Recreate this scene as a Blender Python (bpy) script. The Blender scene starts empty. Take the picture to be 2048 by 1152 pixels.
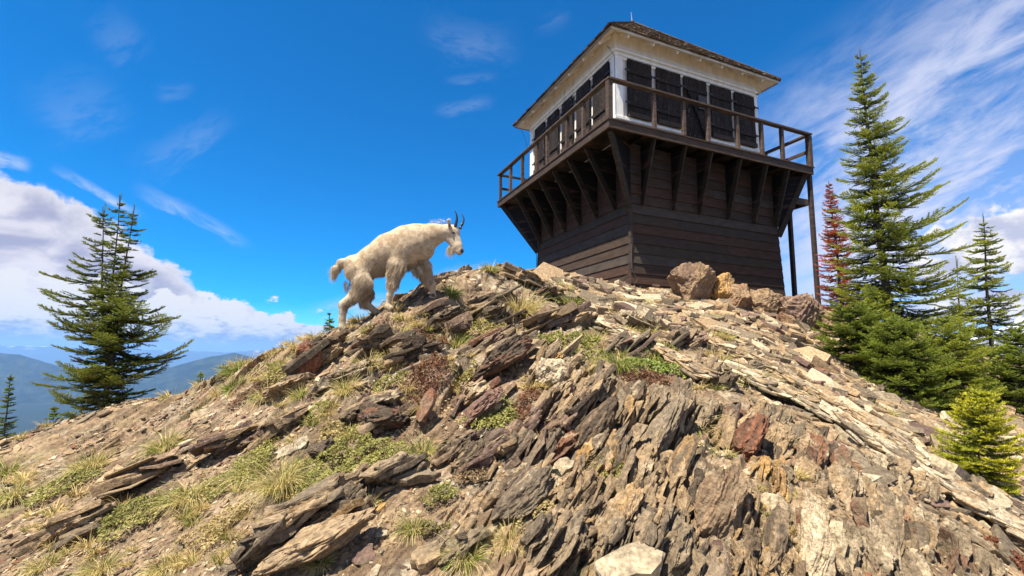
import bpy, math, random
import numpy as np
from mathutils import Vector
PI = math.pi
R = math.radians
rng = np.random.default_rng(7)
random.seed(7)
scene = bpy.context.scene
COL = scene.collection

# ------------------------------------------------------------------ camera
F_PX, PITCH, ROLL = 969.9, 7.741, 0.819
cam_d = bpy.data.cameras.new('camera')
cam_d.sensor_width = 36.0
cam_d.lens = F_PX * 36.0 / 2048.0
cam_d.clip_start = 0.05
cam_d.clip_end = 300000
cam = bpy.data.objects.new('camera', cam_d)
COL.objects.link(cam)
_a, _r = R(PITCH), R(ROLL)
fwd = Vector((0, math.cos(_a), math.sin(_a)))
up0 = Vector((0, -math.sin(_a), math.cos(_a)))
rt0 = Vector((1, 0, 0))
# image is rotated clockwise by ROLL
rt = rt0 * math.cos(_r) + up0 * math.sin(_r)
up = up0 * math.cos(_r) - rt0 * math.sin(_r)
from mathutils import Matrix
cam.matrix_world = Matrix(((rt.x, up.x, -fwd.x, 0), (rt.y, up.y, -fwd.y, 0), (rt.z, up.z, -fwd.z, 0), (0, 0, 0, 1)))
scene.camera = cam
scene.view_settings.view_transform = 'Standard'
scene.view_settings.look = 'None'
scene.view_settings.exposure = 1.2
scene.view_settings.gamma = 1.0
scene.cycles.max_bounces = 6
scene.cycles.transparent_max_bounces = 8
scene.cycles.volume_bounces = 1

def ray(u, v):
    d = fwd + rt * ((u - 1024) / F_PX) - up * ((v - 576) / F_PX)
    return np.array(d) / d.y
def W(u, v, Y):
    return ray(u, v) * Y
def proj(p):
    p = Vector(p)
    f = p.dot(fwd)
    return 1024 + F_PX * p.dot(rt) / f, 576 - F_PX * p.dot(up) / f

# ------------------------------------------------------------------ sun + sky
SUN_EL, SUN_AZ = 65.0, -134.0        # azimuth measured from the view direction (+y) towards +x
sa, se = R(SUN_AZ), R(SUN_EL)
SUN = Vector((math.sin(sa) * math.cos(se), math.cos(sa) * math.cos(se), math.sin(se)))
sd = bpy.data.lights.new('sun', 'SUN')
sd.energy = 5.0
sd.angle = R(0.5)
sd.color = (1.0, 0.92, 0.78)
so = bpy.data.objects.new('sun', sd)
COL.objects.link(so)
so.rotation_euler = SUN.to_track_quat('Z', 'Y').to_euler()
so.location = (0, 0, 60)

world = bpy.data.worlds.new('World')
scene.world = world
world.use_nodes = True
NT = world.node_tree
NT.nodes.clear()
class NB:
    """small expression builder over a node tree"""
    def __init__(s, t): s.t = t
    def n(s, k, **kw):
        x = s.t.nodes.new(k)
        for a, b in kw.items(): setattr(x, a, b)
        return x
    def put(s, sock, v):
        if isinstance(v, bpy.types.NodeSocket): s.t.links.new(v, sock)
        elif v is not None:
            try: sock.default_value = v
            except Exception: sock.default_value = (*v, 1.0)
    def m(s, op, a, b=None, c=None, clamp=False):
        x = s.n('ShaderNodeMath', operation=op, use_clamp=clamp)
        s.put(x.inputs[0], a); s.put(x.inputs[1], b)
        if c is not None: s.put(x.inputs[2], c)
        return x.outputs[0]
    def step(s, v, lo, hi, a=0.0, b=1.0):
        x = s.n('ShaderNodeMapRange', interpolation_type='SMOOTHSTEP')
        for i, q in enumerate((v, lo, hi, a, b)): s.put(x.inputs[i], q)
        return x.outputs[0]
    def xyz(s, x, y, z):
        c = s.n('ShaderNodeCombineXYZ')
        for i, q in enumerate((x, y, z)): s.put(c.inputs[i], q)
        return c.outputs[0]
    def noise(s, vec, scale, detail=5, rough=.55, dist=0, lac=2.0):
        x = s.n('ShaderNodeTexNoise')
        s.put(x.inputs['Vector'], vec); x.inputs['Scale'].default_value = scale
        x.inputs['Detail'].default_value = detail; x.inputs['Roughness'].default_value = rough
        x.inputs['Distortion'].default_value = dist; x.inputs['Lacunarity'].default_value = lac
        return x.outputs[0]
    def mix(s, f, a, b, mode='MIX'):
        x = s.n('ShaderNodeMix', data_type='RGBA', blend_type=mode)
        s.put(x.inputs[0], f); s.put(x.inputs[6], a); s.put(x.inputs[7], b)
        return x.outputs[2]

def build_sky():
    B = NB(NT)
    sky = B.n('ShaderNodeTexSky', sky_type='NISHITA', sun_disc=False)
    sky.sun_elevation = R(SUN_EL); sky.sun_rotation = R(SUN_AZ)
    sky.altitude = 2200; sky.air_density = 1.0; sky.dust_density = 0.25; sky.ozone_density = 3.0
    hs = B.n('ShaderNodeHueSaturation')
    hs.inputs['Saturation'].default_value = 1.95; hs.inputs['Value'].default_value = 1.42
    hs.inputs['Hue'].default_value = 0.496
    B.put(hs.inputs['Color'], sky.outputs[0])
    tc = B.n('ShaderNodeTexCoord').outputs['Generated']
    sp = B.n('ShaderNodeSeparateXYZ'); B.put(sp.inputs[0], tc)
    x, y, z = sp.outputs
    az = B.m('MULTIPLY', B.m('ARCTAN2', x, y), 57.2958)
    el = B.m('MULTIPLY', B.m('ARCSINE', z), 57.2958)
    # --- big cloud bank low on the left: top edge falls from 20 deg at az -47 to 3 deg at az -23
    p = B.xyz(az, el, 0.0)
    pn = B.xyz(B.m('MULTIPLY', az, .8), el, 0.0)
    n1 = B.noise(pn, .30, 8, .58, .2)
    n2 = B.noise(pn, .11, 3, .5)
    top = B.m('MULTIPLY_ADD', az, -0.60, -13.2)
    top = B.m('MINIMUM', B.m('MAXIMUM', top, 2.2), 21.0)
    edge = B.m('SUBTRACT', top, el)
    edge = B.m('ADD', edge, B.m('MULTIPLY', B.m('SUBTRACT', n1, .5), 9.0))
    edge = B.m('ADD', edge, B.m('MULTIPLY', B.m('SUBTRACT', n2, .5), 4.0))
    lim = B.step(az, -22.0, -27.0)
    bank = B.m('MULTIPLY', B.step(edge, -.3, .9), lim)
    bank = B.m('MULTIPLY', bank, B.step(edge, 15.0, 10.0, .72, 1.0))
    sh = B.noise(B.xyz(az, B.m('MULTIPLY', el, 1.7), 3.1), .16, 7, .55, .35)
    bankc = B.mix(B.step(sh, .38, .62), (.44, .45, .62, 1), (.90, .86, .92, 1))
    bankc = B.mix(B.step(edge, 3.6, .2, 0, .8), bankc, (.95, .92, .95, 1))
    # --- small heaped clouds just above the horizon
    cn = B.noise(B.xyz(az, B.m('MULTIPLY', el, 1.4), 9.0), .55, 7, .55, .1)
    line = B.m('ADD', B.step(az, -16., -40., 1.6, 4.6), B.m('MULTIPLY', B.m('SUBTRACT', cn, .5), 9.0))
    cu = B.step(B.m('SUBTRACT', line, B.m('ABSOLUTE', B.m('SUBTRACT', el, 1.6))), 0.0, .8)
    cu = B.m('MULTIPLY', cu, B.step(az, -8., -18.))
    cuc = B.mix(B.step(B.m('ADD', B.m('MULTIPLY', el, .12), B.noise(B.xyz(az, B.m('MULTIPLY', el, 2.2), 5.), .7, 6, .6)), .52, .85), (.30, .42, .66, 1), (.95, .93, .92, 1))
    # --- right: long cirrus combed up to the right
    ca, sn = math.cos(R(20)), math.sin(R(20))
    s1 = B.m('ADD', B.m('MULTIPLY', az, ca), B.m('MULTIPLY', el, sn))
    s2 = B.m('SUBTRACT', B.m('MULTIPLY', el, ca), B.m('MULTIPLY', az, sn))
    ci = B.noise(B.xyz(B.m('MULTIPLY', s1, .34), s2, 2.0), .26, 9, .66, .35)
    ci2 = B.noise(B.xyz(az, el, 7.0), .085, 3, .5)
    cm = B.step(B.m('ADD', ci, B.m('MULTIPLY', ci2, .55)), .52, .90)
    band = B.m('MULTIPLY', B.step(az, 20., 36.), B.step(s2, 19., 5.0))
    cirrus = B.m('MULTIPLY', cm, band, clamp=True)
    cirrus = B.m('MULTIPLY', cirrus, .95)
    veil = B.m('MULTIPLY', B.step(az, 24., 44.), B.m('MULTIPLY', B.step(el, 27., 4.), .5))
    cirrus = B.m('MAXIMUM', cirrus, veil)
    # --- right: two cumulus heads
    hn = B.noise(p, .42, 8, .56, .15)
    def head(a0, e0, ra, re):
        dx = B.m('DIVIDE', B.m('SUBTRACT', az, a0), ra); dy = B.m('DIVIDE', B.m('SUBTRACT', el, e0), re)
        d = B.m('SQRT', B.m('ADD', B.m('MULTIPLY', dx, dx), B.m('MULTIPLY', dy, dy)))
        return B.m('ADD', B.m('SUBTRACT', 1.0, d), B.m('MULTIPLY', B.m('SUBTRACT', hn, .5), 2.2))
    hh = B.m('MAXIMUM', head(46.5, 9.8, 5.6, 3.2), head(40.9, 8.5, 1.9, 1.5))
    hh = B.m('MAXIMUM', hh, head(46, 4.2, 7., 1.6))
    hh = B.m('MAXIMUM', hh, head(32, 2.0, 9., 2.2))
    hm = B.step(hh, .0, .28)
    hc = B.mix(B.step(B.noise(B.xyz(az, B.m('MULTIPLY', el, 1.4), 1.0), .35, 6, .55), .40, .60), (.60, .62, .78, 1), (1.1, 1.05, 1.02, 1))
    # --- streaks in the blue: contrails lower-left, faint wisps
    def streak(a0, e0, a1, e1, w, op, seed):
        L = math.hypot(a1 - a0, e1 - e0); cx, cy = (a1 - a0) / L, (e1 - e0) / L
        ax = B.m('SUBTRACT', az, a0); ey = B.m('SUBTRACT', el, e0)
        t = B.m('ADD', B.m('MULTIPLY', ax, cx), B.m('MULTIPLY', ey, cy))
        s = B.m('SUBTRACT', B.m('MULTIPLY', ey, cx), B.m('MULTIPLY', ax, cy))
        wn = B.noise(B.xyz(B.m('MULTIPLY', t, .3), s, seed), .9, 5, .65, .4)
        s = B.m('ADD', s, B.m('MULTIPLY', B.m('SUBTRACT', wn, .5), w * 2.2))
        g = B.step(B.m('ABSOLUTE', s), w, 0.0)
        g = B.m('MULTIPLY', g, B.m('MULTIPLY', B.step(t, 0, L * .35), B.step(t, L, L * .55)))
        return B.m('MULTIPLY', g, B.m('MULTIPLY', B.step(wn, .25, .7), op))
    def pe(u, v):
        d = ray(u, v); return math.degrees(math.atan2(d[0], d[1])), math.degrees(math.atan2(d[2], math.hypot(d[0], d[1])))
    st = None
    for i, (u0, v0, u1, v1, w, op) in enumerate([
            (95, 325, 300, 440, .55, .75), (255, 360, 520, 500, 1.0, .5), (250, 350, 480, 215, 2.0, .15), (600, 625, 850, 590, 1.4, .7),
            (850, 560, 1010, 530, 1.3, .55), (860, 225, 1000, 195, .9, .2), (880, 160, 1010, 148, .7, .12), (820, 60, 1060, 90, 2.6, .14),
            (1150, 30, 1060, 60, 1.2, .07), (-20, 310, 70, 335, .8, .8), (180, 100, 290, 40, 2.8, .11), (40, 240, 260, 170, 3.4, .12), (300, 190, 400, 170, 1.0, .10), (1530, 215, 1760, 150, 2.0, .16),
            (1750, 190, 2040, 60, 2.6, .45), (1620, 330, 2060, 150, 3.2, .45), (1640, 420, 2080, 230, 3.0, .5)]):
        g = streak(*pe(u0, v0), *pe(u1, v1), w, op, i * 3.7)
        st = g if st is None else B.m('MAXIMUM', st, g)
    c = B.mix(1.0, hs.outputs[0], (.42, 1.02, 1.14, 1), 'MULTIPLY')
    K = 7.8                                           # cloud radiance before the background strength
    def kc(col): return B.mix(1.0, col, (K, K, K, 1), 'MULTIPLY')
    c = B.mix(st, c, kc((.70, .80, .97, 1)))
    c = B.mix(cirrus, c, kc((.80, .82, 1.0, 1)))
    c = B.mix(bank, c, kc(bankc))
    c = B.mix(hm, c, kc(hc))
    c = B.mix(cu, c, kc(cuc))
    bg = B.n('ShaderNodeBackground'); bg.inputs['Strength'].default_value = 0.055
    B.put(bg.inputs[0], c)
    out = B.n('ShaderNodeOutputWorld'); B.put(out.inputs[0], bg.outputs[0])
build_sky()
world.cycles.sampling_method = 'MANUAL'
world.cycles.sample_map_resolution = 512

# ------------------------------------------------------------------ helpers
def tag(o, label=None, cat=None, group=None, kind=None):
    if label: o['label'] = label
    if cat: o['category'] = cat
    if group: o['group'] = group
    if kind: o['kind'] = kind
    return o
def empty(name, loc, rz=0):
    o = bpy.data.objects.new(name, None); COL.objects.link(o)
    o.location = loc; o.rotation_euler = (0, 0, rz); o.empty_display_size = .2
    return o
def mk(name, V, F, mat, parent=None, col=None, smooth=False, attrs=None, loc=None):
    """V (n,3); F list of (m,k) arrays or one array; col per-vertex rgb"""
    V = np.asarray(V, dtype=np.float32)
    if isinstance(F, np.ndarray): F = [F]
    F = [np.asarray(f, dtype=np.int32) for f in F if len(f)]
    if loc is not None: V = V - np.asarray(loc, dtype=np.float32)
    me = bpy.data.meshes.new(name)
    me.vertices.add(len(V)); me.vertices.foreach_set('co', V.ravel())
    nl = sum(f.size for f in F); npoly = sum(len(f) for f in F)
    me.loops.add(nl); me.loops.foreach_set('vertex_index', np.concatenate([f.ravel() for f in F]))
    tot = np.concatenate([np.full(len(f), f.shape[1], dtype=np.int32) for f in F])
    st = np.concatenate([[0], np.cumsum(tot)[:-1]]).astype(np.int32)
    me.polygons.add(npoly); me.polygons.foreach_set('loop_start', st); me.polygons.foreach_set('loop_total', tot)
    me.polygons.foreach_set('use_smooth', np.full(npoly, bool(smooth)))
    me.update(calc_edges=True)
    if col is not None:
        a = me.color_attributes.new('col', 'FLOAT_COLOR', 'POINT')
        c4 = np.ones((len(V), 4), dtype=np.float32); c4[:, :3] = col
        a.data.foreach_set('color', c4.ravel())
    if mat is not None:
        for q in (mat if isinstance(mat, (list, tuple)) else [mat]): me.materials.append(q)
    o = bpy.data.objects.new(name, me); COL.objects.link(o)
    if loc is not None: o.location = loc
    if parent is not None: o.parent = parent
    return o

class MB:
    """collects boxes, beams and tubes into one mesh"""
    def __init__(s): s.V = []; s.F3 = []; s.F4 = []; s.C = []; s.n = 0
    def add(s, V, F, col=(1, 1, 1)):
        V = np.asarray(V, float)
        for f in F: (s.F4 if len(f) == 4 else s.F3).append([i + s.n for i in f])
        s.V.append(V); s.C.append(np.tile(np.asarray(col, float), (len(V), 1))); s.n += len(V)
    def hexa(s, P, col=(1, 1, 1)):
        s.add(P, [(0, 3, 2, 1), (4, 5, 6, 7), (0, 1, 5, 4), (1, 2, 6, 5), (2, 3, 7, 6), (3, 0, 4, 7)], col)
    def box(s, x0, x1, y0, y1, z0, z1, col=(1, 1, 1)):
        s.hexa([(x0, y0, z0), (x1, y0, z0), (x1, y1, z0), (x0, y1, z0), (x0, y0, z1), (x1, y0, z1), (x1, y1, z1), (x0, y1, z1)], col)
    def beam(s, a, b, w, h, upv=(0, 0, 1), col=(1, 1, 1)):
        a = Vector(a); b = Vector(b); d = (b - a).normalized()
        sx = d.cross(Vector(upv)).normalized(); sy = sx.cross(d).normalized()
        sx *= w / 2; sy *= h / 2
        s.hexa([a - sx - sy, a + sx - sy, a + sx + sy, a - sx + sy, b - sx - sy, b + sx - sy, b + sx + sy, b - sx + sy], col)
    def tube(s, pts, rad, k=6, col=(1, 1, 1)):
        P = [Vector(p) for p in pts]
        rad = rad if hasattr(rad, '__len__') else [rad] * len(P)
        V = []
        for i, p in enumerate(P):
            d = (P[min(i + 1, len(P) - 1)] - P[max(i - 1, 0)]).normalized()
            a = d.cross(Vector((0.13, 0.2, 1)) if abs(d.z) < .9 else Vector((1, 0, 0))).normalized(); b = d.cross(a)
            for j in range(k):
                t = 2 * PI * j / k; V.append(p + (a * math.cos(t) + b * math.sin(t)) * rad[i])
        F = []
        for i in range(len(P) - 1):
            for j in range(k):
                j2 = (j + 1) % k; F.append((i * k + j, i * k + j2, (i + 1) * k + j2, (i + 1) * k + j))
        n = len(V); V += [P[0], P[-1]]
        for j in range(k):
            j2 = (j + 1) % k; F.append((n, j2, j)); F.append((n + 1, (len(P) - 1) * k + j, (len(P) - 1) * k + j2))
        s.add([tuple(v) for v in V], F, col)
    def build(s, name, mat, parent=None, smooth=False, loc=None):
        F = []
        if s.F4: F.append(np.array(s.F4))
        if s.F3: F.append(np.array(s.F3))
        return mk(name, np.concatenate(s.V), F, mat, parent, np.concatenate(s.C), smooth, loc=loc)

# numpy value noise
def _h(ix, iy, iz, seed):
    h = (ix.astype(np.uint32) * np.uint32(374761393) + iy.astype(np.uint32) * np.uint32(668265263) + iz.astype(np.uint32) * np.uint32(2147483647 - 83647) + np.uint32((seed * 974711 + 12345) & 0xffffffff))
    h = (h ^ (h >> np.uint32(13))) * np.uint32(1274126177)
    h = (h ^ (h >> np.uint32(15))) * np.uint32(2246822519)
    return ((h ^ (h >> np.uint32(16))) & np.uint32(0xffff)).astype(np.float32) / 65535.0
def vn(x, y, z=None, seed=0):
    x = np.asarray(x, np.float64); y = np.asarray(y, np.float64)
    z = np.zeros_like(x) if z is None else np.asarray(z, np.float64)
    ix, iy, iz = np.floor(x), np.floor(y), np.floor(z)
    fx, fy, fz = (x - ix).astype(np.float32), (y - iy).astype(np.float32), (z - iz).astype(np.float32)
    ix, iy, iz = ix.astype(np.int64), iy.astype(np.int64), iz.astype(np.int64)
    fx, fy, fz = [f * f * f * (f * (f * 6 - 15) + 10) for f in (fx, fy, fz)]
    def c(a, b, d): return _h(ix + a, iy + b, iz + d, seed)
    def l(a, b, t): return a + (b - a) * t
    return l(l(l(c(0, 0, 0), c(1, 0, 0), fx), l(c(0, 1, 0), c(1, 1, 0), fx), fy), l(l(c(0, 0, 1), c(1, 0, 1), fx), l(c(0, 1, 1), c(1, 1, 1), fx), fy), fz)
def fbm(x, y, z=None, seed=0, oct=4, gain=.5):
    x = np.asarray(x, float); y = np.asarray(y, float); z = np.zeros_like(x) if z is None else np.asarray(z, float)
    s = 0; a = 1.; t = 0; f = 1.
    for i in range(oct):
        s = s + a * vn(x * f + i * 17.3, y * f - i * 9.1, z * f + i * 4.7, seed + i); t += a; a *= gain; f *= 2.03
    return s / t
def sstep(x, a, b):
    t = np.clip((x - a) / (b - a), 0, 1); return t * t * (3 - 2 * t)
def lerp3(a, b, t): return np.asarray(a) * (1 - t[:, None]) + np.asarray(b) * t[:, None]

# ------------------------------------------------------------------ materials
def material(name, rough=.8, use_col=True, base=(1, 1, 1), ramp=None, nscale=8, ndetail=6, lo=.7, hi=1.25, bump=0., bscale=40, stretch=(1, 1, 1), spec=.3, sss=0., trans=0., rot=(0, 0, 0), blotch=None):
    m = bpy.data.materials.new(name); m.use_nodes = True
    B = NB(m.node_tree); p = m.node_tree.nodes['Principled BSDF']
    tc = B.n('ShaderNodeTexCoord').outputs['Object']
    mp = B.n('ShaderNodeMapping'); B.put(mp.inputs[0], tc); mp.inputs['Scale'].default_value = stretch; mp.inputs['Rotation'].default_value = rot
    v = mp.outputs[0]
    if use_col: c = B.n('ShaderNodeAttribute', attribute_name='col').outputs['Color']
    else:
        rgb = B.n('ShaderNodeRGB'); rgb.outputs[0].default_value = (*base, 1); c = rgb.outputs[0]
    n = B.noise(v, nscale, ndetail, .62)
    g = B.step(n, .3, .7, lo, hi)
    gg = B.xyz(g, g, g)
    c = B.mix(1.0, c, gg, 'MULTIPLY')
    if blotch:
        bc, bs, b0, b1 = blotch
        n2 = B.noise(v, bs, 7, .65)
        c = B.mix(B.step(n2, b0, b1), c, (*bc, 1))
    B.put(p.inputs['Base Color'], c)
    p.inputs['Roughness'].default_value = rough
    p.inputs['Specular IOR Level'].default_value = spec
    if bump:
        b = B.n('ShaderNodeBump'); b.inputs['Strength'].default_value = bump; b.inputs['Distance'].default_value = .02
        B.put(b.inputs['Height'], B.noise(v, bscale, 6, .65)); B.put(p.inputs['Normal'], b.outputs[0])
    if trans:
        tr = B.n('ShaderNodeBsdfTranslucent'); B.put(tr.inputs[0], c)
        mx = B.n('ShaderNodeMixShader'); mx.inputs[0].default_value = trans
        B.put(mx.inputs[1], p.outputs[0]); B.put(mx.inputs[2], tr.outputs[0])
        o = [q for q in m.node_tree.nodes if q.type == 'OUTPUT_MATERIAL'][0]
        B.put(o.inputs[0], mx.outputs[0])
    return m
# ------------------------------------------------------------------ terrain surface
CTRL = [  # photo column, photo row, distance ahead
 (-250,1152,3.4),(0,1152,3.0),(300,1152,2.75),(600,1152,2.45),(1000,1152,2.2),(1400,1152,2.1),(1700,1152,2.25),(2048,1152,2.9),(2300,1152,3.6),
 (-250,1000,4.8),(0,1000,4.1),(300,1000,3.5),(600,1000,3.0),(1000,1000,2.75),(1400,1000,2.6),(1650,1000,2.75),(1850,1000,3.3),(2048,1000,4.6),(2300,1000,6.),
 (0,900,6.2),(220,880,5.2),(500,870,4.1),(800,870,3.6),(1000,870,3.45),(1300,870,3.3),(1500,870,3.4),(1640,850,3.9),(1760,870,4.6),(1900,870,5.8),(2048,860,7.5),(2300,860,9.),
 (470,790,4.9),(700,780,4.25),(1000,780,4.05),(1250,780,4.0),(1400,780,4.2),(1550,780,4.9),(1700,780,6.4),(1850,790,8.),(2048,780,10.),
 (560,705,5.5),(800,700,4.9),(1000,700,4.8),(1200,700,5.0),(1400,700,5.8),(1600,700,7.6),(1800,710,10.5),(2048,725,14.),
 (740,645,5.45),(900,640,5.6),(1050,640,5.9),(1250,640,6.6),(1450,640,7.7),(1650,640,9.6),(1750,655,12.),(1900,672,15),(2048,692,20.),
 (690,657,5.52),(785,620,5.52),(750,630,5.72),(862,586,5.78),(620,680,5.7),(530,712,5.9),(455,752,6.1),(300,810,6.8),(100,865,7.3),(0,888,7.5),(-250,930,8.),
 (815,603,5.85),(950,600,6.3),(1100,600,7.2),(1300,603,8.6),(1500,606,9.3),
 (905,566,6.2),(960,548,6.8),(1010,539,7.8),(1078,550,8.6),(1180,565,9.1),(1270,579,9.6),(1400,590,9.6),
]
pts = [W(*c) for c in CTRL]
WPTS = [(0,0,-1.55),(-2,0,-1.7),(2,0,-1.5),(0,-4,-2.4),(-5,-3,-3.2),(5,-3,-2.2),(0,1.2,-1.25),(-6,2,-2.6),(6,2,-2.1),(9,5,-2.3),(-9,5,-3.0),
 (2.2,11,1.3),(6,11,1.3),(4,14,1.25),(0.5,13,1.2),(6.5,14,1.1),(7.6,11.5,1.15),(5,18,.6),(-1,11,.7),(-1.2,14,-.3),(-2.2,8,-.4),(-2.9,7.4,-.9),(-4,9,-2.2),(-4.5,8.2,-2.2),(-7,10,-3.6),(-3,12,-2.2),(-11,9,-4.6),(-10,14,-7.),(-4,18,-5.),(3,24,-3.),(12,12,-.1),(14,18,-.2),(20,22,-.6),(10,26,-1.6),(20,32,-5),(-8,24,-10.),(4,34,-9),(22,10,-2.3),(16,5,-3.),(12,0,-3.2),(-14,0,-5.),(-20,10,-9),(30,20,-3)]
C3 = np.array([list(p) for p in pts] + [list(p) for p in WPTS])
def _tps(C):
    P = C[:, :2]; n = len(P)
    d = np.hypot(P[:, None, 0] - P[None, :, 0], P[:, None, 1] - P[None, :, 1])
    K = np.where(d > 0, d * d * np.log(d + 1e-12), 0) + np.eye(n) * .02
    A = np.zeros((n + 3, n + 3)); A[:n, :n] = K; A[:n, n] = 1; A[:n, n + 1:] = P; A[n, :n] = 1; A[n + 1:, :n] = P.T
    b = np.zeros(n + 3); b[:n] = C[:, 2]
    return np.linalg.solve(A, b)
_w = _tps(C3)
def base_z(x, y):
    x = np.atleast_1d(np.asarray(x, float)); y = np.atleast_1d(np.asarray(y, float))
    out = np.zeros(x.shape); fl = out.ravel(); X = x.ravel(); Y = y.ravel()
    for s in range(0, len(X), 100000):
        e = slice(s, s + 100000); xx = X[e]; yy = Y[e]
        acc = _w[-3] + _w[-2] * xx + _w[-1] * yy
        for i in range(len(C3)):
            d2 = (xx - C3[i, 0]) ** 2 + (yy - C3[i, 1]) ** 2
            acc = acc + _w[i] * .5 * d2 * np.log(d2 + 1e-12)
        fl[e] = acc
    r = np.hypot(x, y)
    t = sstep(r, 18, 34)
    far = -1.0 - .62 * np.maximum(r - 14, 0) + 6 * (fbm(x / 30, y / 30, seed=5) - .5)
    far = np.maximum(far, -700 + 60 * fbm(x / 900, y / 900, seed=9))
    return np.where(t > 0, out * (1 - t) + far * t, out)

def scree_zone(x, y): return sstep(x - (2.35 - np.maximum(y - 5.6, 0) * .72), -.35, .3)
def ground_mask(x, y):
    """0..1 how much bedrock (vs. loose flat scree)"""
    # the scree apron lies to the right of a line running from the hut to the lower right
    s = (x - 0.9) - (y - 2.2) * .28          # >0 to the right
    rib = sstep(-(x - (0.75 + (y - 2.2) * .42 + .0)), -.9, .2)
    left = sstep(x + (y * .62), -.3, .6)      # lower left corner is loose too
    m = np.clip(rib, 0, 1) * (.45 + .55 * left)
    m = m * (1 - .9 * scree_zone(x, y)) * (1 - .6 * sstep(x, -.2, -1.0) * sstep(y, 5, 4))
    m = m * (.55 + .45 * sstep(fbm(x * .9, y * .9, seed=3, oct=3), .38, .6))
    return m
TD = np.array([.46, 1.0]); TD /= np.hypot(*TD)
ND = np.array([TD[1], -TD[0]])
def saw(s, k=.82):
    f = s - np.floor(s)
    return np.where(f < k, f / k, (1 - f) / (1 - k)) - .5
def strata(x, y):
    """ledge relief: slates stand on edge, steep faces looking right"""
    a = x * ND[0] + y * ND[1]; b = x * TD[0] + y * TD[1]
    near = sstep(y, 6.5, 3.4)                  # further up the slope the trace turns
    a = a + (1 - near) * b * .15
    w = 1.3 * fbm(a * 1.3, b * .8, seed=21, oct=3)
    h = 0
    for sp, am, sd_, bl in ((.46, .15, 31, .9), (.19, .075, 32, 1.8), (.075, .032, 33, 4.), (.033, .012, 34, 9.)):
        seg = np.floor(b * bl + 3 * fbm(a * 1.2 / sp * .3, b * bl * .3, seed=sd_ + 50, oct=2))
        off = _h(seg.astype(np.int64), np.zeros_like(seg, dtype=np.int64), np.zeros_like(seg, dtype=np.int64), sd_) * .8
        ph = a / sp + w * (.16 / sp) * 1.2 + off + .9 * fbm(a / sp * .45, b / sp * .16, seed=sd_, oct=3)
        amp = sstep(fbm(a / sp * .35 + 5, b / sp * .12, seed=sd_ + 9, oct=2), .36, .62)
        h = h + am * amp * saw(ph)
    return h
def relief(x, y):
    r = np.hypot(x, y); m = ground_mask(x, y)
    fade = sstep(r, 24, 12)
    h = strata(x, y) * m
    h = h + .10 * (fbm(x * 1.1, y * 1.1, seed=61, oct=3) - .5) + .035 * (fbm(x * 5, y * 5, seed=62, oct=3) - .5)
    # cobbly cells
    h = h + .012 * (fbm(x * 30, y * 30, seed=64, oct=2) - .5) * sstep(r, 9, 4)
    h = h + .022 * (1 - m) * (np.abs(fbm(x * 14, y * 14, seed=63, oct=3) - .5) * 4 - .6)
    return h * fade
def gz(x, y):
    return base_z(x, y) + relief(np.atleast_1d(np.asarray(x, float)), np.atleast_1d(np.asarray(y, float)))
def G(u, v, ymax=30.):
    """where the line of sight through a photo point first meets the slope"""
    d = ray(u, v); Y = np.geomspace(1.2, ymax, 700)
    P = d[None, :] * Y[:, None]
    b = P[:, 2] - base_z(P[:, 0], P[:, 1])
    i = np.where(b < 0)[0]
    k = i[0] if len(i) else np.argmin(b)
    return P[k] * 1.0

# sheet
NA, NR = 1050, 900
angs = np.concatenate([np.linspace(-54, 54, NA), np.linspace(54, 306, 60)[1:-1]])
angs = np.radians(angs)
rad = np.concatenate([np.geomspace(.85, 28, NR), np.geomspace(28, 45000, 110)[1:]])
AA, RR = np.meshgrid(angs, rad)
gx = (np.sin(AA) * RR).ravel(); gy = (np.cos(AA) * RR).ravel()
bz = base_z(gx, gy); rl = relief(gx, gy)
msk = ground_mask(gx, gy)
hz = bz + rl
ox = -(rl) * .45 * msk * sstep(RR.ravel(), 16, 8)
px_ = gx + ox * -ND[0]; py_ = gy + ox * -ND[1]
GV = np.stack([px_, py_, hz], 1)
na, nr = len(angs), len(rad)
ii = np.arange(nr - 1)[:, None] * na; jj = np.arange(na)[None, :]; j2 = (jj + 1) % na
GF = np.stack([ii + jj, ii + j2, ii + na + j2, ii + na + jj], -1).reshape(-1, 4)[:, ::-1]
c0 = len(GV); GV = np.vstack([GV, [[0, 0, base_z(0, 0)[0]]]])
GT = np.stack([np.full(na, c0), np.arange(na), (np.arange(na) + 1) % na], 1)[:, ::-1]
# colour of rock, soil and plants
x, y = gx, gy
a_ = x * ND[0] + y * ND[1]; b_ = x * TD[0] + y * TD[1]
n1 = fbm(a_ * 9, b_ * 2.2, seed=71, oct=5); n2 = fbm(x * 1.4, y * 1.4, seed=72, oct=4); n3 = fbm(a_ * 22, b_ * 7, seed=73, oct=4); n4 = fbm(x * 7, y * 7, seed=74, oct=4)
rock = lerp3((.11, .095, .072), (.32, .25, .17), sstep(n1, .32, .62))
rock = lerp3(rock, (.19, .09, .055), sstep(n4, .56, .66) * .6)
rock = lerp3(rock, (.33, .21, .09), sstep(n3 * .5 + n2 * .5, .55, .62) * .6)
rock = lerp3(rock, (.065, .058, .05), sstep(n3, .56, .66) * .8)
rock = lerp3(rock, (.46, .40, .29), sstep(fbm(x * 11, y * 11, seed=75, oct=4), .62, .7) * .9)
soil = lerp3((.15, .10, .06), (.29, .205, .125), sstep(n4, .35, .65))
cG = lerp3(soil, rock, np.clip(msk * 1.5, 0, 1) * sstep(fbm(x * 1.9, y * 1.9, seed=77, oct=4), .42, .56) * .85)
def green_mask(x, y):
    g = sstep(fbm(x * 1.6 + 3, y * 1.6, seed=81, oct=4), .55, .64)
    g = g * sstep(x, 2.6, .8) * sstep(y, 9.6, 7.5)
    return g
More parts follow.
